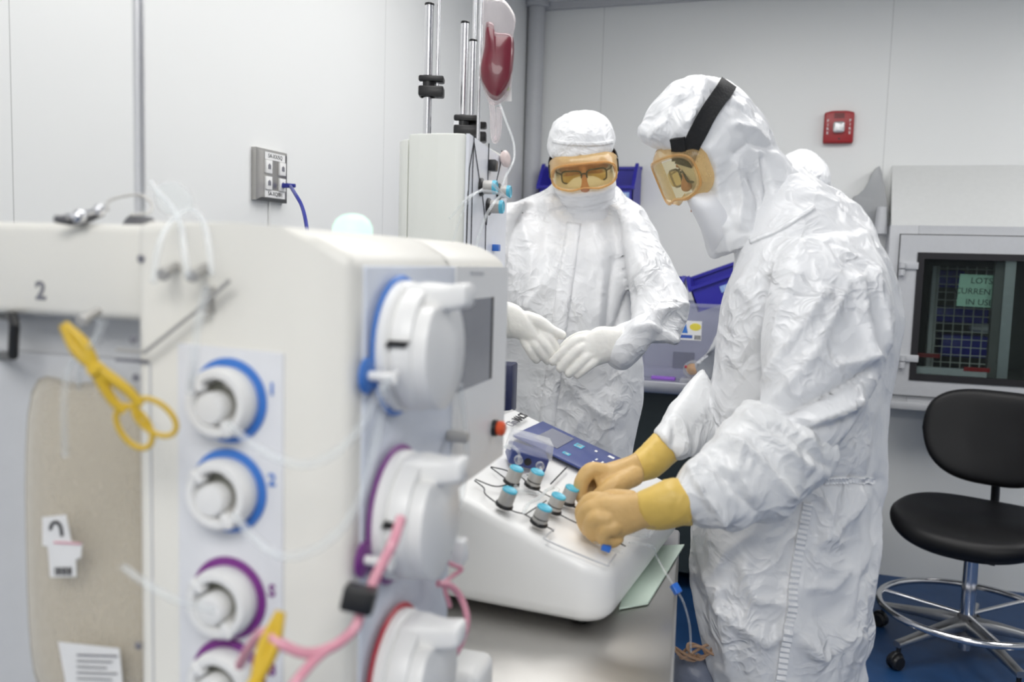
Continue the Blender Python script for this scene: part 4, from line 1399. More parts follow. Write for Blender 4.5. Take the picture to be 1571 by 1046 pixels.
obj('handle', MB().tube([ff(4, 484, -.06), ff(20, 486, -.02), ff(22, 500, -.015), ff(20, 545, -.015), ff(0, 546, -.06)], .0042, smooth=False), 'black', t)
obj('door_line', MB().prism([ff(178, 549, .0005), ff(228, 553, .0005), ff(228, 558, .0005), ff(178, 554, .0005)], NF * .0008), 'gray_ink', t)
sm = MB()
sm.prism([ff(229, 556, .0002), ff(231.5, 556, .0002), V((ff(238, 1046).x, ff(238, 1046).y, zlo)), V((ff(235.5, 1046).x, ff(235.5, 1046).y, zlo))], NF * .0005)
obj('seam', sm, 'gray_metal', t)
for px, py in ((217, 397), (205, 521), (209, 579), (213, 990)):
    o = ff(px, py)
    obj('screw', MB().lathe(o, NF, [(.0032, 0), (.0032, .001), (.002, .0016)], 16), 'gray_ink', t)
br = MB().tube([ff(352, 430, .012), ff(300, 478, .012), ff(222, 540, .012), ff(180, 536, .006)], .0016, smooth=False)
br.box(ff(320, 460, .006), .003, .012, .02, ax=(NR, NF, Z))
obj('wire_bracket', br, 'knob', t)
for px, py in ((270, 408), (314, 410), (150, 478)):
    o = ff(px, py, .0)
    dv = (NF + NR * .25 - Z * .25).normalized()
    obj('peg', MB().cyl(o, o + dv * .026, .0036).cyl(o + dv * .020, o + dv * .027, .005, bev=.001), 'knob', t)
q = P(215, 322, .80)
obj('drip_pole', MB().cyl((q.x, q.y, ztop - .03), (q.x, q.y, 2.1), .0048), 'pole', t, label='steel pole standing on the machine')
obj('pole_flange', MB().cyl((q.x, q.y, ztop - .006), (q.x, q.y, ztop + .008), .018, .012, bev=.002), 'gray_dark', t)
q = P(541, 352, .86)
bq = obj('beacon', MB().lathe(V((q.x, q.y, ztop - .004)), Z, [(.0195, 0), (.0195, .010), (.016, .017), (.010, .0215), (.003, .023)], 28), 'beacon', t, label='pale green glowing status lamp')
wl = MB().tube([P(165, 322, .74), P(166, 310, .76), P(185, 302, .78), (P(215, 299, .79)), P(232, 312, .79), P(228, 326, .78), P(200, 329, .76)], .0012, seg=8)
o = obj('wire_loop', wl, 'knob'); tag(o, 'thin loop of wire lying around the pole base on the machine top', 'wire')
mc = thing('metal_clamp', 'small dark metal clamp lying on top of the cream machine', 'clamp', P(125, 338, .72))
obj('jaw', MB().tube([P(84, 336, .71), P(110, 338, .72), P(130, 336, .73), P(158, 326, .74)], [.003, .0045, .0042, .003]), 'gray_dark', mc)
obj('lever', MB().tube([P(100, 333, .71), P(128, 328, .72), P(152, 322, .73), P(160, 316, .73)], .0022), 'chrome', mc)
obj('pivot', MB().ell(P(121, 332, .715), .006, .006, .006).ell(P(152, 322, .73), .005, .005, .005), 'chrome', mc)

# hanging fluid bag with papers
t = thing('fluid_bag', 'translucent beige fluid bag hanging on the left of the cream machine', 'fluid bag', ff(140, 1040, -.03))
obj('film', pillow(MB(), [(48, 600), (120, 588), (205, 592), (226, 680), (230, 860), (222, 1060), (140, 1075), (60, 1060), (40, 860)], 0, .018, pos=lambda a_, b_: ff(a_, b_, -.043), nrm=NF), 'fluid_bag', t, smooth=180)
obj('hanging_loop', MB().tube([ff(150, 492, .015), ff(146, 520, -.005), ff(124, 560, -.03), ff(122, 596, -.042)], .0022), 'clear', t)
def paper(name, pts, lines, label, off):
    pl = [ff(a_, b_, off) for a_, b_ in pts]
    return obj(name, MB().prism(pl, NF * .0008), 'paper', t, label=label)
off = -.030
l = paper('patch_label', [(66, 793), (102, 789), (110, 830), (127, 833), (125, 855), (117, 858), (118, 884), (78, 885), (74, 838), (66, 836)], 0, 'white sticker with a dark curved mark', -.033)
arc = [ff(a_, b_, -.0315) for a_, b_ in ((77, 812), (80, 803), (87, 801), (93, 808), (95, 822))]
obj('dark_curve', MB().tube(arc, .0014, seg=8), 'black_ink', l)
obj('pink_line', MB().tube([ff(83, 832, -.0315), ff(124, 834, -.0315)], .0009, seg=6, smooth=False), 'pink', l)
bc = MB()
for k in range(7):
    bc.prism([ff(84 + k * 4, 870, -.0315), ff(84 + k * 4 + (2.5 if k % 2 else 1.6), 870, -.0315), ff(84 + k * 4 + (2.5 if k % 2 else 1.6), 882, -.0315), ff(84 + k * 4, 882, -.0315)], NF * .0004)
obj('barcode', bc, 'black_ink', l)
l = paper('text_label', [(90, 984), (184, 994), (190, 1060), (104, 1060)], 0, 'white sticker with lines of grey print', -.033)
for k in range(6):
    y_ = 1003 + k * 9
    obj('print_line', MB().prism([ff(118, y_, -.0315), ff(180 - (k % 3) * 8, y_ + 2, -.0315), ff(180 - (k % 3) * 8, y_ + 5, -.0315), ff(118, y_ + 3, -.0315)], NF * .0003), 'gray_ink' if k == 0 else 'alum', l)


def hemostat(name, label, tip, piv, e1_, e2_, d, wd, ringr, group):
    """plastic scissor clamp: tip, pivot and two finger loops as photo points"""
    T, V0 = P(*tip, d[0]), P(*piv, d[1])
    t = thing(name, label, 'clamp', V0, group)
    for sgn, en in ((1, e1_), (-1, e2_)):
        Ep = P(*en, d[2])
        sd = (V0 - T).normalized().cross(IZ).normalized()
        if (Ep - V0).dot(sd) * 1 < 0:
            sd = -sd
        jaw = MB().tube([T - sd * (wd * .12), T * .5 + V0 * .5 - sd * (wd * .38), V0 + sd * (wd * .1), V0 * .55 + Ep * .45 + sd * (wd * .30), Ep - (Ep - V0).normalized() * ringr], [wd * .28, wd * .5, wd * .55, wd * .42, wd * .36], seg=12)
        arm = obj('arm', jaw, 'yellow', t)
        ax_ = (Ep - V0).normalized()
        ay_ = ax_.cross(IZ).normalized()
        lp = [Ep + ax_ * (math.cos(2 * PI * k / 16) * ringr * 1.35) + ay_ * (math.sin(2 * PI * k / 16) * ringr * .8) for k in range(16)]
        obj('finger_loop', MB().tube(lp, wd * .24, seg=10, n=3, closed=True), 'yellow', arm)
    obj('pivot', MB().cyl(V0 - IZ * .005, V0 + IZ * .006, wd * .55, bev=.001), 'yellow', t)
hemostat('plastic_clamp', 'yellow plastic scissor clamp hanging on the cream machine beside knob one', (97, 497), (148, 566), (238, 640), (206, 655), (.60, .605, .615), .0085, .0125, 'yellow scissor clamps')
hemostat('plastic_clamp', 'yellow plastic clamp standing tip up at the lower edge below knob S', (431, 938), (392, 1050), (352, 1150), (385, 1165), (.565, .555, .55), .0085, .0125, 'yellow scissor clamps')

# tubing in the foreground
def ptube(pts, r, m, label, name='tubing', group='tubes on the cream machine'):
    o = obj(name, MB().tube([P(*q) for q in pts], r, seg=12), m)
    tag(o, label, 'tube', group)
    return o
g0 = rf(592, 582, .03)
ptube([(598, 580, .60), (580, 605, .595), (556, 650, .585), (520, 690, .57), (470, 712, .565), (420, 700, .575), (375, 672, .60), (352, 650, .63)], .0028, 'clear', 'clear tube arching from the top pump to knob one')
ptube([(590, 590, .60), (582, 650, .60), (560, 745, .585), (520, 815, .565), (465, 850, .555), (420, 848, .56), (380, 815, .59), (362, 790, .62)], .0028, 'clear', 'clear tube sagging from the top pump to knob two')
ptube([(235, 432, .60), (244, 375, .62), (262, 340, .65), (290, 322, .68), (310, 335, .66), (320, 375, .63), (325, 420, .61)], .0022, 'clear', 'clear tube loop over the top edge with the two pegs')
ptube([(288, 425, .60), (282, 380, .62), (278, 345, .65), (262, 315, .69), (240, 292, .73), (232, 280, .75)], .0022, 'clear', 'clear tube rising over the machine top by the pole')
ptube([(160, 492, .60), (140, 530, .60), (108, 560, .62), (98, 620, .62), (100, 700, .63)], .0022, 'clear', 'thin clear tube hanging in front of the beige bag')
ptube([(318, 440, .59), (304, 500, .58), (298, 560, .58), (292, 600, .60)], .0026, 'clear', 'clear tube dropping past the left edge of the knob panel')
ptube([(330, 936, .62), (270, 920, .61), (225, 895, .62), (190, 870, .64)], .0028, 'clear', 'clear tube leading left from knob S')
ptube([(615, 795, .62), (604, 830, .605), (588, 862, .60), (572, 895, .595), (566, 925, .59)], .0038, 'pink', 'pink tube from the middle pump down to the black block')
ptube([(555, 935, .59), (543, 965, .585), (510, 992, .575), (470, 1002, .565), (432, 988, .56), (405, 970, .565), (385, 990, .58), (368, 1020, .60)], .0036, 'pink', 'pink tube curving from the black block towards knob eight')
ptube([(505, 993, .573), (480, 1015, .565), (455, 1045, .555), (430, 1080, .55)], .0034, 'pink', 'pink tube branch running down to the lower edge')
ptube([(672, 895, .78), (690, 898, .79), (706, 915, .80), (716, 945, .80), (712, 975, .80), (700, 1000, .80), (688, 1015, .80)], .0032, 'pink', 'pink tube loop beside the lowest pump')
ptube([(678, 858, .80), (694, 866, .81), (708, 873, .82), (694, 884, .81), (682, 897, .79), (690, 930, .80)], .0022, 'pink', 'thin pink tube kinked at the machine edge')
ptube([(706, 590, .86), (712, 640, .87), (716, 700, .87), (708, 760, .86), (696, 800, .84), (690, 850, .82)], .0028, 'clear', 'clear tube hanging along the right edge of the machine')
o = obj('tube_block', MB().box(P(551, 918, .585), .022, .016, .017, ax=((IX - IY * .22).normalized(), IZ, (IY + IX * .22).normalized()), bev=.002), 'black')
tag(o, 'black block clamped on the pink tube in front of the pumps', 'tube clamp')
o = obj('film_scrap', pillow(MB(), [(238, 290), (262, 278), (290, 292), (296, 318), (270, 330), (244, 322)], .80, .006), 'clear', None, 180)
tag(o, 'crumpled clear film lying on the machine top behind the tubes', 'film')
wb_ = P(1062, 1030, 1.50)
o = obj('waste_bag', pillow(MB(), [(1036, 1008), (1052, 1000), (1075, 1004), (1098, 1020), (1118, 1046), (1130, 1090), (1040, 1110), (1030, 1060)], 1.50, .08), 'waste', None, 180)
tag(o, 'dark grey blue bag hanging low between the cart and the right person', 'bag')
ct_ = [P(1050 + 22 * math.cos(k * .9) + k * 1.5, 1004 + 10 * math.sin(k * 1.3) - k * .4, 1.44 + .006 * math.sin(k * 2.1)) for k in range(22)]
o = obj('tube_coil', MB().tube(ct_, .0026, seg=8, n=5), 'brown')
tag(o, 'tangled coil of brown tubing lying on the dark grey blue bag', 'tube')
#======PART4
# ------------------------------------------------------------------ people
def S_(rows, d=None):
    """rows: (left point, right point, depth, half depth[, depth slope])"""
    return [psec(r[0], r[1], r[2], r[3], dl=(r[4] if len(r) > 4 else 0.0)) for r in rows]


def leg(mb, hip, foot, r0, r1):
    k = (hip + foot) / 2
    mb.loft([(hip, X * r0, Y * r0), (k, X * (r0 * .85 + r1 * .15), Y * (r0 * .9)), (foot + Z * .10, X * r1, Y * r1), (foot + Z * .04, X * r1 * .9, Y * r1)], n=28, sub=4, sup=2)


def head_axes(fx, fy, fz, roll=0.0):
    f = (IX * fx + IY * fy + IZ * fz).normalized()
    r = f.cross(IY).normalized()
    u = r.cross(f).normalized()
    if roll:
        q = Matrix.Rotation(roll, 3, f)
        r, u = q @ r, q @ u
    return f, r, u            # forward, the head's left-right axis, up


def se(t, a, b, n=3.2):
    c, s = math.cos(t), math.sin(t)
    return a * math.copysign(abs(c) ** (2 / n), c), b * math.copysign(abs(s) ** (2 / n), s)


def goggles(parent, c, ax, hw, hh, f0, f1, label=None, wrap=.040):
    """safety goggles: amber skirt from the face to the lens rim, clear amber lens; c = face centre between the eyes"""
    f, r, u = ax
    N_ = 56
    def ring(k_w, k_h, ff_, wrap, du=0.0, notch=0.0):
        out = []
        for k in range(N_):
            t = 2 * PI * k / N_
            a, b = se(t, hw * k_w, hh * k_h)
            w = (a / hw) ** 2
            nb = notch * math.exp(-(a / .016) ** 2) if b < 0 else 0
            out.append(c + r * a + u * (b + du + nb) + f * (ff_ - wrap * w))
        return out
    sk = MB().rings([ring(1.0, 1.0, f0, wrap, 0, .018), ring(1.02, 1.02, f0 + .006, wrap, 0, .016), ring(.97, .92, f0 + .5 * (f1 - f0), wrap * .8, -.001, .010), ring(.93, .76, f1, .024, -.004, .006), ring(.90, .72, f1 + .002, .023, -.004, .005), ring(.86, .66, f1 - .001, .022, -.004, .004)], False, False)
    g = obj('goggles', sk, 'amber', parent, smooth=60, label=label)
    ln = MB()
    rr = [ring(k, k * .72 / .9 * .93, f1 - .001 + .002 * (1 - k), .023, -.004 * min(1, k * 2), .0) for k in (.86, .6, .3, .05)]
    ln.rings(rr, False, True)
    obj('lens', ln, 'amber_lens', g, smooth=180)
    rim = MB().tube(ring(.93, .76, f1, .024, -.004, .006)[::2], .0022, seg=8, n=2, closed=True)
    obj('rim', rim, 'amber', g, smooth=180)
    return g


def spectacles(parent, c, ax, f0):
    f, r, u = ax
    w = MB()
    for s in (-1, 1):
        pts = []
        for k in range(20):
            a, b = se(2 * PI * k / 20, .0245, .0155, 4)
            pts.append(c + r * (s * .031 + a) + u * (b - .002) + f * (f0 - .012 * abs((s * .031 + a) / .06) ** 2))
        w.tube(pts, .0021, seg=8, n=2, closed=True)
    w.tube([c - r * .0075 + f * f0 + u * .004, c + f * (f0 + .002) + u * .006, c + r * .0075 + f * f0 + u * .004], .002, seg=8)
    for s in (-1, 1):
        w.tube([c + r * (s * .056) + f * (f0 - .010) + u * .006, c + r * (s * .068) + f * (f0 - .03) + u * .008, c + r * (s * .074) + f * (f0 - .09) + u * .01], .0022, seg=8)
    g = obj('spectacles', w, 'glasses', parent, smooth=180)
    for s in (-1, 1):
        l = MB().rings([[c + r * (s * .031 + se(2 * PI * k / 20, .0235, .0145, 4)[0]) + u * (se(2 * PI * k / 20, .0235, .0145, 4)[1] - .002) + f * (f0 - .004 + o_) for k in range(20)] for o_ in (0, .001)])
        obj('spectacle_lens', l, 'amber_lens', g)
    return g


def face(parent, c, ax, neck_to, k=1.0):
    """skin: skull, jaw, nose, eye sockets, ears and neck in one surface"""
    f, r, u = ax
    w = MB()
    w.ell(c + f * .000 + u * .035, .074, .092, .085, ax=(r, f, u))
    w.ell(c + f * .022 - u * .045, .056, .066, .062, ax=(r, f, u))
    w.capsule([c + f * .088 + u * .006, c + f * .100 - u * .018, c + f * .108 - u * .034], [.009, .011, .014], n=4)
    for s in (-1, 1):
        w.ell(c + f * .082 + r * (s * .031) + u * .018, .022, .010, .006, ax=(r, f, u), seg=14)
        w.ell(c + f * .072 + r * (s * .042) - u * .022, .022, .016, .018, ax=(r, f, u), seg=14)
        w.ell(c + r * (s * .076) - f * .005 - u * .005, .008, .018, .030, ax=(r, f, u), seg=14)
        w.ell(c + f * .074 + r * (s * .031) + u * .001, .013, .012, .010, ax=(r, f, u), seg=14)
    w.ell(c + f * .090 - u * .066, .022, .008, .006, ax=(r, f, u), seg=14)
    w.loft([(c - u * .06 - f * .015, r * .05, f * .05), ((c - u * .06 - f * .015) * .5 + neck_to * .5, r * .052, f * .052), (neck_to, r * .06, f * .055)], n=24, sup=2)
    for v in w.bm.verts:
        if (v.co - c).dot(u) > -.07:
            v.co = c + (v.co - c) * k
    me = remesh(w, .004, 2)
    me.materials.clear()
    return link('body', me, M['skin'], parent, 180)


def hand(parent, name, palm, fingers, m, voxel=.0023, cuff=None, cuffm=None, wr=(.0016, .0008), smooth_iter=2, thick=1.0):
    w = MB()
    w.loft([(q0, q1 * thick, q2 * thick) for q0, q1, q2 in palm], n=28, sub=4, sup=2.4)
    for pts, rad in fingers:
        w.capsule(pts, [q * thick for q in rad], seg=14, n=7)
    me = remesh(w, voxel, smooth_iter, .5)
    me.materials.clear()
    displace(me, lambda co, no: creases(co, wr, (38, 80), (1, 1, 1), 3.0) * .6)
    g = link(name, me, M[m], parent, 180)
    if cuff:
        cm = MB().loft(cuff, n=36, sub=5, sup=2.1)
        cme = remesh(cm, .003, 2)
        cme.materials.clear()
        displace(cme, lambda co, no: creases(co, (.003, .0014), (22, 48), (1, 1, 1), 9.0))
        link('cuff', cme, M[cuffm or m], g, 180)
    return g


# ---------------------------------------------------------------- person facing the camera behind the console
dA = 2.25
A = thing('person', 'person in white coverall, amber goggles and white gloves standing behind the console', 'person', (-.56, 2.18, 0))
axA = head_axes(-.06, -.42, .90, math.radians(5))
fA, rA, uA = axA
cA = P(895, 252, 2.24)
face(A, cA, axA, P(888, 330, 2.26))
w = MB()
w.loft(S_([((862, 262), (925, 262), 2.29, .06), ((838, 292), (950, 290), 2.30, .07), ((800, 305), (962, 302), 2.29, .085), ((752, 332), (990, 332), 2.30, .10), ((738, 380), (994, 385), 2.265, .14), ((742, 450), (985, 455), 2.235, .15),
               ((748, 520), (984, 530), 2.23, .15), ((752, 590), (986, 600), 2.225, .155), ((752, 650), (977, 655), 2.225, .155), ((752, 705), (966, 708), 2.225, .15), ((757, 780), (962, 780), 2.225, .14), ((765, 860), (958, 860), 2.225, .12)]), n=48)
# image-right arm
w.loft(S_([((930, 312), (978, 318), 2.24, .07), ((948, 345), (1008, 362), 2.20, .075), ((955, 395), (1031, 408), 2.14, .07), ((965, 445), (1052, 452), 2.09, .065), ((972, 485), (1056, 480), 2.05, .06), ((975, 520), (1040, 525), 2.02, .055)]), n=32)
w.loft([(P(1018, 482, 2.05), (IX * .030 + IY * .045), IZ * .06), (P(1000, 505, 2.02), (IX * .024 + IY * .056), IZ * .06), (P(970, 527, 1.99), (IX * .018 + IY * .060), IZ * .055), (P(948, 530, 1.975), (IX * .014 + IY * .050), IZ * .048), (P(936, 529, 1.97), (IX * .010 + IY * .038), IZ * .036)], n=32)
# image-left arm
w.loft(S_([((760, 318), (815, 305), 2.24, .07), ((722, 345), (785, 345), 2.20, .075), ((703, 400), (772, 400), 2.14, .07), ((690, 450), (765, 450), 2.08, .065), ((690, 495), (755, 490), 2.03, .06)]), n=32)
w.loft([(P(718, 470, 2.05), (IX * -.02 + IY * .055), IZ * .06), (P(748, 484, 2.0), (IX * -.012 + IY * .052), IZ * .05), (P(772, 488, 1.98), (IX * -.006 + IY * .042), IZ * .04), (P(780, 489, 1.975), (IX * -.004 + IY * .036), IZ * .034)], n=32)
hp = P(860, 760, 2.225)
for s in (-1, 1):
    leg(w, V((hp.x, hp.y, hp.z)) + X * (s * .095), V((hp.x, hp.y, 0)) + X * (s * .12), .115, .075)
    w.ell(V((hp.x, hp.y, .05)) + X * (s * .12) - Y * .06, .05, .13, .048)
foldsA = [([(945, 395), (940, 440), (935, 500)], -.012, 9), ([(968, 450), (950, 500), (938, 512)], -.014, 8), ([(1050, 470), (1010, 478), (975, 495)], .010, 6), ([(1035, 520), (1000, 500), (970, 505)], .009, 6), ([(985, 560), (1010, 545), (1030, 525)], .008, 6),
          ([(880, 345), (850, 420), (800, 480)], .006, 8), ([(905, 345), (925, 420), (920, 480)], .007, 8), ([(800, 330), (815, 400), (810, 470)], .006, 8), ([(870, 585), (900, 620), (930, 640)], .007, 7), ([(940, 610), (930, 660), (935, 700)], .008, 7), ([(890, 640), (870, 680), (860, 700)], .006, 7),
          ([(1000, 400), (1020, 440), (1040, 465)], .006, 7), ([(835, 305), (845, 330), (862, 345)], .006, 5)]
suitA = cloth('coverall', w, 'suit', A, voxel=.0075, amps=(.022, .016, .009, .0035), freqs=(4, 7, 12, 25), stretch=(1.3, 1.3, .6), folds=foldsA, seed=1.7, keep=lambda co: 1 + .5 * np.clip((1.12 - co[:, 2]) / .2, 0, 1))
bA = bvh_of(suitA)
fl = ribbon(MB(), bA, [(880, 342), (873, 390), (864, 450), (855, 520), (848, 580), (838, 650), (830, 720)], (11, 13), .003, .002, n=7)
obj('zip_flap', fl, 'suit_fine', suitA, smooth=180)
# cap, cut off at the brow
w = MB()
w.loft([(cA + uA * .130 - fA * .012, rA * .018, fA * .020), (cA + uA * .124 - fA * .012, rA * .045, fA * .050), (cA + uA * .108 - fA * .010, rA * .068, fA * .078), (cA + uA * .085 - fA * .008, rA * .083, fA * .096), (cA + uA * .055 - fA * .004, rA * .089, fA * .104), (cA + uA * .036 - fA * .002, rA * .084, fA * .100), (cA + uA * .028, rA * .074, fA * .090)], n=44, sup=2.1)
cap = cloth('cap', w, 'suit_fine', A, voxel=.004, amps=(.008, .006, .0035, .0014), freqs=(9, 15, 28, 50), stretch=(1, 1, 1), seed=4.2, smooth_iter=3)
bc_ = bvh_of(cap)
bd_ = ribbon(MB(), bc_, [(848, 216), (870, 220), (895, 221), (920, 221), (941, 217)], 3.0, .0018, .0005, n=6)
obj('cap_band', bd_, 'suit_fine', cap, smooth=180)
# hood back of the coverall around the jaw
w = MB()
w.ell(cA - fA * .035 - uA * .03, .083, .085, .115, ax=(rA, fA, uA))
hb_ = cloth('hood', w, 'suit_fine', A, voxel=.005, amps=(.005, .003), freqs=(14, 30), seed=2.2, smooth_iter=2)
# mask
w = MB()
w.loft([(cA + fA * .030 - uA * .006, rA * .074, fA * .070), (cA + fA * .032 - uA * .030, rA * .078, fA * .082), (cA + fA * .030 - uA * .060, rA * .077, fA * .086), (cA + fA * .022 - uA * .092, rA * .070, fA * .076), (cA + fA * .036 - uA * .124, rA * .068, fA * .068), (cA + fA * .050 - uA * .155, rA * .060, fA * .056), (cA + fA * .056 - uA * .180, rA * .038, fA * .034)], n=44, sup=2.2)
def plA(co):
    return np.ones(len(co))
mk = remesh(w, .004, 2)
mk.materials.clear()
def pleat(co, no):
    v = (co - np.array(cA)) @ np.array(uA)
    return creases(co, (.0035, .0018), (14, 34), (1, 1, 1), 5.5) + .002 * np.sign(np.sin(v * 2 * PI / .027)) * (v < -.03) * (v > -.10)
displace(mk, pleat)
mask = link('face_mask', mk, M['mask'], A, 180)
ga = goggles(A, cA + fA * .060 + uA * .004, axA, .086, .044, .030, .070)
spectacles(A, cA + fA * .078 - uA * .004, axA, .024)
for s in (-1, 1):
    b0_ = cA + rA * (s * .083) + fA * .058 + uA * .006
    obj('strap_clip', MB().box(b0_, .010, .020, .034, ax=(rA, fA, uA), bev=.002), 'black', ga)
    stp = MB()
    rows = []
    for k in range(8):
        a_ = k / 7
        ang = a_ * PI * .55
        pt = cA + rA * (s * (.088 * math.cos(ang * .9) + .0)) + fA * (.05 - .15 * math.sin(ang)) + uA * (.012 + .03 * a_)
        rows.append([pt + uA * .012, pt + uA * .012 - rA * (s * .003), pt - uA * .012 - rA * (s * .003), pt - uA * .012])
    stp.rings(rows)
    obj('strap', stp, 'strap', ga)
# gloves of person A
def fpts(*q):
    return [P(*x) for x in q]
hand(A, 'glove', [(P(948, 527, 1.975), IX * .008 + IY * .036, IZ * .030), (P(930, 530, 1.965), IX * .010 + IY * .038, IZ * .026), (P(908, 535, 1.955), IX * .012 + IY * .044, IZ * .022), (P(893, 539, 1.95), IX * .010 + IY * .036, IZ * .018)],
     [(fpts((905, 520, 1.955), (884, 523, 1.945), (866, 538, 1.945), (848, 554, 1.95)), [.013, .0115, .0108, .0092]), (fpts((905, 531, 1.95), (889, 535, 1.94), (873, 550, 1.94), (860, 565, 1.945)), [.013, .0118, .011, .0093]),
      (fpts((908, 543, 1.948), (899, 548, 1.938), (885, 562, 1.938), (873, 573, 1.943)), [.0125, .0112, .0105, .009]), (fpts((914, 551, 1.95), (908, 557, 1.94), (896, 567, 1.94), (886, 575, 1.944)), [.0115, .010, .0095, .0085]),
      (fpts((918, 520, 1.97), (896, 516, 1.985), (876, 524, 1.995), (864, 534, 1.99)), [.014, .0125, .0115, .0095])], 'latex_white', .0025, thick=1.14,
     cuff=[(P(962, 525, 1.985), IX * .006 + IY * .044, IZ * .036), (P(954, 526, 1.98), IX * .006 + IY * .043, IZ * .035), (P(944, 528, 1.973), IX * .008 + IY * .039, IZ * .031)])
hand(A, 'glove', [(P(778, 489, 1.975), IX * -.006 + IY * .036, IZ * .030), (P(794, 494, 1.97), IX * -.010 + IY * .038, IZ * .027), (P(815, 506, 1.965), IX * -.020 + IY * .044, IZ * .024), (P(830, 517, 1.965), IX * -.022 + IY * .036, IZ * .018)],
     [(fpts((808, 488, 1.96), (828, 494, 1.955), (846, 507, 1.955), (862, 514, 1.96)), [.015, .013, .0115, .0095]), (fpts((826, 505, 1.965), (840, 516, 1.955), (850, 530, 1.958), (857, 543, 1.965)), [.013, .0115, .0105, .009]),
      (fpts((822, 514, 1.958), (832, 525, 1.948), (843, 540, 1.952), (850, 551, 1.96)), [.013, .0115, .0105, .009]), (fpts((815, 520, 1.958), (824, 532, 1.948), (834, 545, 1.952), (840, 553, 1.96)), [.0125, .011, .010, .009]),
      (fpts((806, 523, 1.962), (812, 535, 1.953), (818, 545, 1.955), (823, 552, 1.96)), [.0115, .010, .0095, .0085])], 'latex_white', .0025, thick=1.14,
     cuff=[(P(768, 488, 1.985), IX * -.004 + IY * .043, IZ * .036), (P(776, 489, 1.98), IX * -.006 + IY * .043, IZ * .036), (P(788, 492, 1.973), IX * -.008 + IY * .038, IZ * .030)])

# ---------------------------------------------------------------- person in profile on the right
dB = 1.55
B = thing('person', 'person in profile bending over the console in white coverall with tan gloves', 'person', (-.02, 1.62, 0))
axB = head_axes(-.86, -.43, .28)
fB, rB, uB = axB
cB = P(1112, 234, 1.55)
face(B, cB + fB * .018, axB, P(1160, 330, 1.56), .74)
w = MB()
w.loft(S_([((1128, 330), (1218, 248), 1.56, .065), ((1124, 372), (1272, 290), 1.56, .13), ((1124, 408), (1322, 342), 1.555, .185), ((1110, 450), (1362, 405), 1.55, .205), ((1100, 500), (1378, 475), 1.55, .205), ((1096, 560), (1375, 548), 1.55, .195),
               ((1088, 640), (1361, 636), 1.55, .185), ((1078, 720), (1346, 738), 1.55, .18), ((1066, 800), (1335, 830), 1.55, .18), ((1068, 880), (1325, 910), 1.55, .185), ((1084, 960), (1320, 990), 1.55, .185), ((1108, 1046), (1318, 1060), 1.55, .18), ((1130, 1130), (1312, 1130), 1.55, .17), ((1150, 1200), (1305, 1200), 1.55, .14)]), n=56)
# near upper arm
w.loft(S_([((1205, 372), (1335, 352), 1.42, .075), ((1186, 430), (1366, 415), 1.375, .085), ((1180, 490), (1374, 480), 1.35, .085), ((1178, 550), (1366, 540), 1.33, .085), ((1178, 610), (1345, 600), 1.31, .082), ((1170, 655), (1318, 650), 1.295, .075), ((1180, 700), (1285, 690), 1.285, .06)]), n=44)
w.loft([(P(1225, 660, 1.29), IX * .02 + IY * .06, IZ * .06), (P(1165, 700, 1.26), IX * .02 + IY * .055, IZ * .05), (P(1080, 752, 1.22), IX * .014 + IY * .036, IZ * .034)], n=30)
# far arm
w.loft([(P(1225, 410, 1.70), IX * .06, IZ * .06), (P(1178, 500, 1.68), IX * .06, IZ * .065), (P(1130, 590, 1.62), IX * .05 + IY * .03, IZ * .06), (P(1060, 650, 1.48), IX * .03 + IY * .04, IZ * .045)], n=30)
hp = P(1218, 1110, 1.55)
for s in (-1, 1):
    leg(w, hp + Y * (s * .10), V((hp.x + .01, hp.y, 0)) + Y * (s * .11), .115, .075)
    w.ell(V((hp.x - .05, hp.y, .05)) + Y * (s * .11), .13, .05, .048)
foldsB = [([(1183, 440), (1180, 520), (1176, 590)], -.010, 8), ([(1317, 430), (1330, 500), (1338, 550)], .010, 7), ([(1264, 450), (1220, 520), (1178, 594)], .010, 8), ([(1300, 440), (1250, 540), (1195, 615)], .008, 9), ([(1206, 632), (1280, 600), (1346, 568)], -.016, 8), ([(1245, 648), (1290, 632), (1318, 615)], .014, 7), ([(1230, 660), (1280, 652), (1312, 640)], -.010, 6),
          ([(1340, 420), (1355, 470), (1360, 530)], .009, 7), ([(1225, 425), (1205, 470), (1195, 520)], .006, 7), ([(1290, 560), (1320, 555), (1340, 545)], .008, 6), ([(1140, 440), (1160, 470), (1172, 520)], .006, 7),
          ([(1255, 742), (1300, 739), (1345, 738)], -.008, 7), ([(1255, 755), (1270, 790), (1260, 830)], .007, 8), ([(1320, 760), (1290, 800), (1275, 820)], .009, 9), ([(1330, 830), (1300, 880), (1290, 940)], .010, 9), ([(1090, 880), (1105, 920), (1130, 940)], .008, 7), ([(1110, 900), (1120, 960), (1130, 1020)], .009, 7), ([(1140, 870), (1160, 920), (1200, 925)], .008, 9),
          ([(1240, 900), (1270, 900), (1290, 870)], .009, 9), ([(1230, 980), (1260, 1010), (1290, 970)], .010, 9), ([(1130, 950), (1180, 985), (1205, 960)], .009, 9), ([(1310, 900), (1312, 960), (1310, 1040)], .007, 7), ([(1150, 820), (1120, 840), (1100, 880)], .006, 8)]
suitB = cloth('coverall', w, 'suit', B, voxel=.0065, amps=(.020, .015, .0085, .0035), freqs=(4, 7, 12, 25), stretch=(1.25, 1.25, .65), folds=foldsB, seed=0.4, keep=lambda co: 1 + .7 * np.clip((1.12 - co[:, 2]) / .2, 0, 1))
bB = bvh_of(suitB)
obj('side_zip', ribbon(MB(), bB, [(1238, 770), (1228, 820), (1218, 880), (1212, 940), (1202, 1000), (1194, 1060)], 7, .004, .001, n=14, ribs=1), 'suit_fine', suitB, smooth=30)
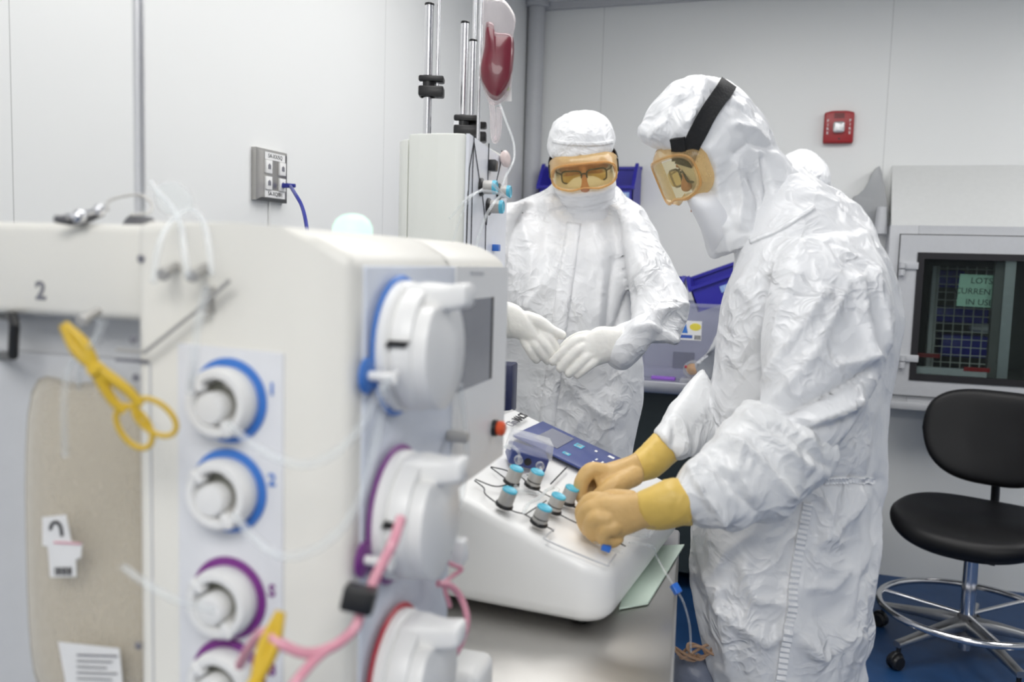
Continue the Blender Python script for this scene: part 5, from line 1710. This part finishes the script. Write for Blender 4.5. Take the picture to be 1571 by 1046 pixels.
obj('waist_seam', ribbon(MB(), bB, [(1262, 737), (1290, 735), (1320, 736), (1338, 737)], 4, .003, .001, n=12, ribs=1), 'suit_fine', suitB, smooth=30)
obj('front_seam', ribbon(MB(), bB, [(1150, 372), (1200, 350), (1250, 318)], 3, .0025, .0005, n=10), 'suit_fine', suitB, smooth=180)
# hood with bib
w = MB()
w.loft(S_([((1062, 116), (1104, 114), 1.55, .035), ((1032, 130), (1124, 124), 1.55, .07), ((1008, 156), (1150, 150), 1.55, .095), ((992, 185), (1172, 180), 1.55, .105), ((984, 208), (1185, 203), 1.55, .106), ((1030, 236), (1192, 226), 1.55, .102), ((1054, 270), (1205, 245), 1.552, .094), ((1070, 308), (1224, 268), 1.555, .092), ((1074, 345), (1240, 292), 1.556, .105), ((1086, 372), (1248, 320), 1.556, .115), ((1096, 392), (1240, 352), 1.556, .11)]), n=48, sup=2.15)
foldsH = [([(1085, 118), (1075, 150), (1060, 190)], .005, 6), ([(1040, 150), (1020, 190), (1000, 210)], .005, 6), ([(1130, 190), (1160, 200), (1180, 215)], .007, 6), ([(1125, 235), (1150, 215), (1180, 225)], -.006, 6), ([(1150, 270), (1165, 300), (1160, 350)], -.009, 6), ([(1130, 250), (1140, 300), (1135, 350)], .006, 7), ([(1175, 240), (1180, 290), (1175, 330)], -.010, 6), ([(1100, 250), (1105, 300), (1110, 350)], .005, 7), ([(1190, 235), (1215, 265), (1240, 290)], .007, 6)]
hoodB = cloth('hood', w, 'suit_fine', B, voxel=.0042, amps=(.012, .012, .009, .004), freqs=(6, 11, 20, 38), stretch=(1, 1, 1), folds=foldsH, seed=6.1, smooth_iter=3)
bH = bvh_of(hoodB)
# mask under the goggles
w = MB()
w.loft(S_([((1050, 298), (1104, 288), 1.535, .062), ((1060, 320), (1114, 305), 1.535, .082), ((1074, 347), (1128, 330), 1.54, .085), ((1086, 372), (1136, 355), 1.545, .075), ((1098, 388), (1132, 375), 1.55, .05)]), n=40)
mkB = remesh(w, .004, 2); mkB.materials.clear()
displace(mkB, lambda co, no: creases(co, (.005, .0028), (14, 30), (1, 1, 1), 8.1))
link('face_mask', mkB, M['mask'], B, 180)
# face glimpsed through the goggles
gb = goggles(B, cB + fB * .062 + uB * .0, axB, .074, .053, .044, .066, wrap=.024)
spectacles(B, cB + fB * .080 - uB * .004, axB, .016)
st = ribbon(MB(), bH, [(1048, 262), (1056, 236), (1068, 208), (1086, 175), (1104, 148), (1118, 128)], 13.5, .0022, .002, n=6)
obj('strap', st, 'strap', gb, smooth=60)
tab = ribbon(MB(), bH, [(1040, 210), (1043, 230), (1046, 255)], 11, .003, .0025, n=5)
obj('strap_tab', tab, 'strap', gb, smooth=60)
stf = MB()
rows = []
tp = surf(bH, 1116, 134)[0]
for k in range(7):
    a_ = k / 6
    pt = tp + (IX * .012 - IY * .004) * (a_ * 1) - IZ * (.19 * a_) - IY * (.16 * a_ ** 2)
    rows.append([pt + IX * .013 + IY * .004, pt + IX * .013 + IY * .007, pt - IX * .013 + IY * .007, pt - IX * .013 + IY * .004])
# near sleeve cover
def sl_keep(co):
    return np.ones(len(co))
w = MB()
w.loft(S_([((1152, 618), (1262, 655), 1.30, .045), ((1136, 626), (1280, 676), 1.29, .078), ((1122, 645), (1278, 712), 1.28, .085), ((1104, 664), (1250, 752), 1.265, .085), ((1080, 685), (1210, 784), 1.245, .078), ((1056, 706), (1150, 804), 1.225, .066), ((1038, 728), (1098, 806), 1.21, .052), ((1030, 744), (1060, 800), 1.20, .042), ((1030, 750), (1050, 795), 1.197, .036)]), n=48)
foldsS = [([(1110, 672), (1160, 700), (1215, 760)], .007, 7), ([(1150, 640), (1190, 680), (1240, 715)], .007, 7), ([(1060, 720), (1080, 760), (1110, 795)], .007, 7), ([(1200, 660), (1235, 690), (1265, 715)], -.006, 7), ([(1085, 700), (1120, 745), (1160, 785)], -.006, 7), ([(1140, 680), (1130, 720), (1150, 760)], .005, 7)]
cloth('sleeve_cover', w, 'sleeve', B, voxel=.0042, amps=(.012, .012, .009, .005), freqs=(6, 11, 20, 38), stretch=(1.3, 1.3, .8), folds=foldsS, seed=9.3, smooth_iter=3)
# far sleeve cover
w = MB()
w.loft(S_([((1078, 562), (1130, 660), 1.53, .05), ((1064, 578), (1118, 678), 1.50, .06), ((1042, 606), (1090, 695), 1.455, .06), ((1022, 634), (1066, 704), 1.42, .052), ((1008, 655), (1048, 704), 1.40, .042), ((1004, 662), (1040, 706), 1.395, .036)]), n=40)
cloth('sleeve_cover', w, 'sleeve', B, voxel=.0042, amps=(.011, .011, .008, .0045), freqs=(6, 11, 20, 38), seed=3.3, smooth_iter=3)
# gloves
def gl(rows):
    return S_(rows)
hand(B, 'glove', gl([((1004, 748), (1008, 812), 1.195, .026), ((984, 754), (992, 810), 1.20, .026), ((955, 758), (966, 820), 1.208, .026), ((928, 759), (942, 826), 1.214, .026), ((910, 764), (918, 822), 1.218, .022)]),
     [(fpts((930, 770, 1.225), (908, 768, 1.235), (894, 784, 1.240), (897, 800, 1.240), (908, 806, 1.236)), [.014, .0125, .0118, .011, .0095]), (fpts((928, 782, 1.205), (908, 780, 1.212), (896, 796, 1.222), (903, 812, 1.228), (914, 815, 1.226)), [.014, .0125, .0118, .011, .0095]),
      (fpts((930, 795, 1.198), (913, 796, 1.200), (906, 812, 1.210), (916, 823, 1.220), (928, 822, 1.222)), [.0135, .0122, .0115, .0105, .0092]), (fpts((942, 808, 1.196), (928, 812, 1.196), (926, 824, 1.204), (938, 830, 1.212), (948, 826, 1.214)), [.0125, .011, .0105, .0098, .0088]),
      (fpts((965, 768, 1.228), (935, 765, 1.248), (912, 778, 1.258), (903, 794, 1.256)), [.016, .0135, .012, .010])], 'latex_tan', .0022,
     cuff=gl([((1056, 738), (1062, 806), 1.195, .036), ((1030, 733), (1044, 808), 1.195, .038), ((1004, 744), (1014, 814), 1.196, .034), ((982, 752), (993, 812), 1.20, .029), ((976, 755), (988, 811), 1.202, .0275)]), cuffm='latex_yellow')
hand(B, 'glove', gl([((976, 694), (992, 732), 1.365, .028), ((960, 701), (980, 738), 1.358, .028), ((938, 708), (955, 750), 1.35, .028), ((918, 714), (930, 756), 1.345, .026), ((908, 719), (917, 752), 1.343, .022)]),
     [(fpts((925, 724, 1.335), (906, 722, 1.330), (893, 738, 1.328), (891, 756, 1.330), (896, 768, 1.334)), [.0145, .013, .0122, .0115, .0098]), (fpts((925, 724, 1.355), (905, 724, 1.350), (892, 742, 1.346), (893, 760, 1.345), (902, 770, 1.343)), [.0145, .013, .012, .0112, .0095]),
      (fpts((930, 735, 1.372), (912, 735, 1.37), (901, 750, 1.365), (903, 764, 1.36)), [.0135, .012, .0112, .0095]), (fpts((938, 742, 1.38), (924, 746, 1.38), (915, 758, 1.372), (917, 766, 1.366)), [.0125, .011, .010, .009]),
      (fpts((972, 730, 1.335), (948, 742, 1.318), (930, 752, 1.314), (914, 764, 1.318)), [.0165, .0145, .013, .0105])], 'latex_tan', .0022,
     cuff=gl([((1010, 658), (1050, 700), 1.405, .034), ((1002, 664), (1038, 708), 1.395, .036), ((985, 682), (1012, 730), 1.38, .034), ((970, 697), (988, 738), 1.368, .030), ((964, 700), (982, 739), 1.362, .0285)]), cuffm='latex_yellow')

# ---------------------------------------------------------------- third person at the bench
Cc = P(1228, 282, 3.05)
Cp = thing('person', 'person in white hood and coverall at the steel bench, mostly hidden behind another', 'person', (Cc.x, Cc.y, 0))
w = MB()
ct = V((Cc.x, Cc.y, 0))
w.loft([(ct + Z * 1.66, X * .07, Y * .08), (ct + Z * 1.56, X * .10, Y * .10), (ct + Z * 1.48, X * .18, Y * .12), (ct + Z * 1.30, X * .20, Y * .14), (ct + Z * 1.05, X * .20, Y * .14), (ct + Z * .80, X * .2, Y * .14), (ct + Z * .72, X * .17, Y * .12)], n=36)
ha = P(1086, 560, 3.42)
w.loft([(ct + V((-.15, 0, 1.44)), X * .06, Y * .08), (ct + V((-.17, .05, 1.25)), X * .06, Y * .07), (P(1118, 505, 3.25), (X * .03 + Z * .06), Y * .06), (P(1090, 530, 3.36), (X * .035 + Z * .06), Y * .06), (P(1086, 560, 3.42), X * .05, Y * .045), (P(1087, 582, 3.44), X * .035, Y * .035)], n=28)
w.loft([(ct + V((.20, 0, 1.44)), X * .07, Y * .08), (ct + V((.26, .06, 1.2)), X * .06, Y * .07), (ct + V((.2, .22, 1.05)), X * .05, Y * .05 + Z * .03)], n=28)
for s in (-1, 1):
    leg(w, ct + V((s * .10, 0, .80)), ct + V((s * .12, 0, 0)), .11, .075)
    w.ell(ct + V((s * .12, .05, .05)), .05, .12, .048)
suitC = cloth('coverall', w, 'suit', Cp, voxel=.009, amps=(.011, .006, .0028), freqs=(8, 17, 34), seed=2.9)
w = MB().ell(Cc, .102, .11, .118).ell(Cc - Z * .11, .085, .09, .10)
hc = cloth('hood', w, 'suit_fine', Cp, voxel=.006, amps=(.008, .005, .002), freqs=(13, 27, 55), seed=5.3, smooth_iter=2)
obj('goggle_strap', ribbon(MB(), bvh_of(hc), [(1246, 285), (1256, 288), (1266, 289), (1272, 288)], 4, .002, .001), 'strap', hc, smooth=60)
gh = MB().capsule([P(1087, 575, 3.44), P(1086, 592, 3.46), P(1080, 600, 3.47)], [.035, .034, .026]).capsule([P(1078, 588, 3.46), P(1070, 598, 3.47)], [.014, .011])
me = remesh(gh, .004, 2); me.materials.clear(); link('glove', me, M['latex_white'], Cp, 180)
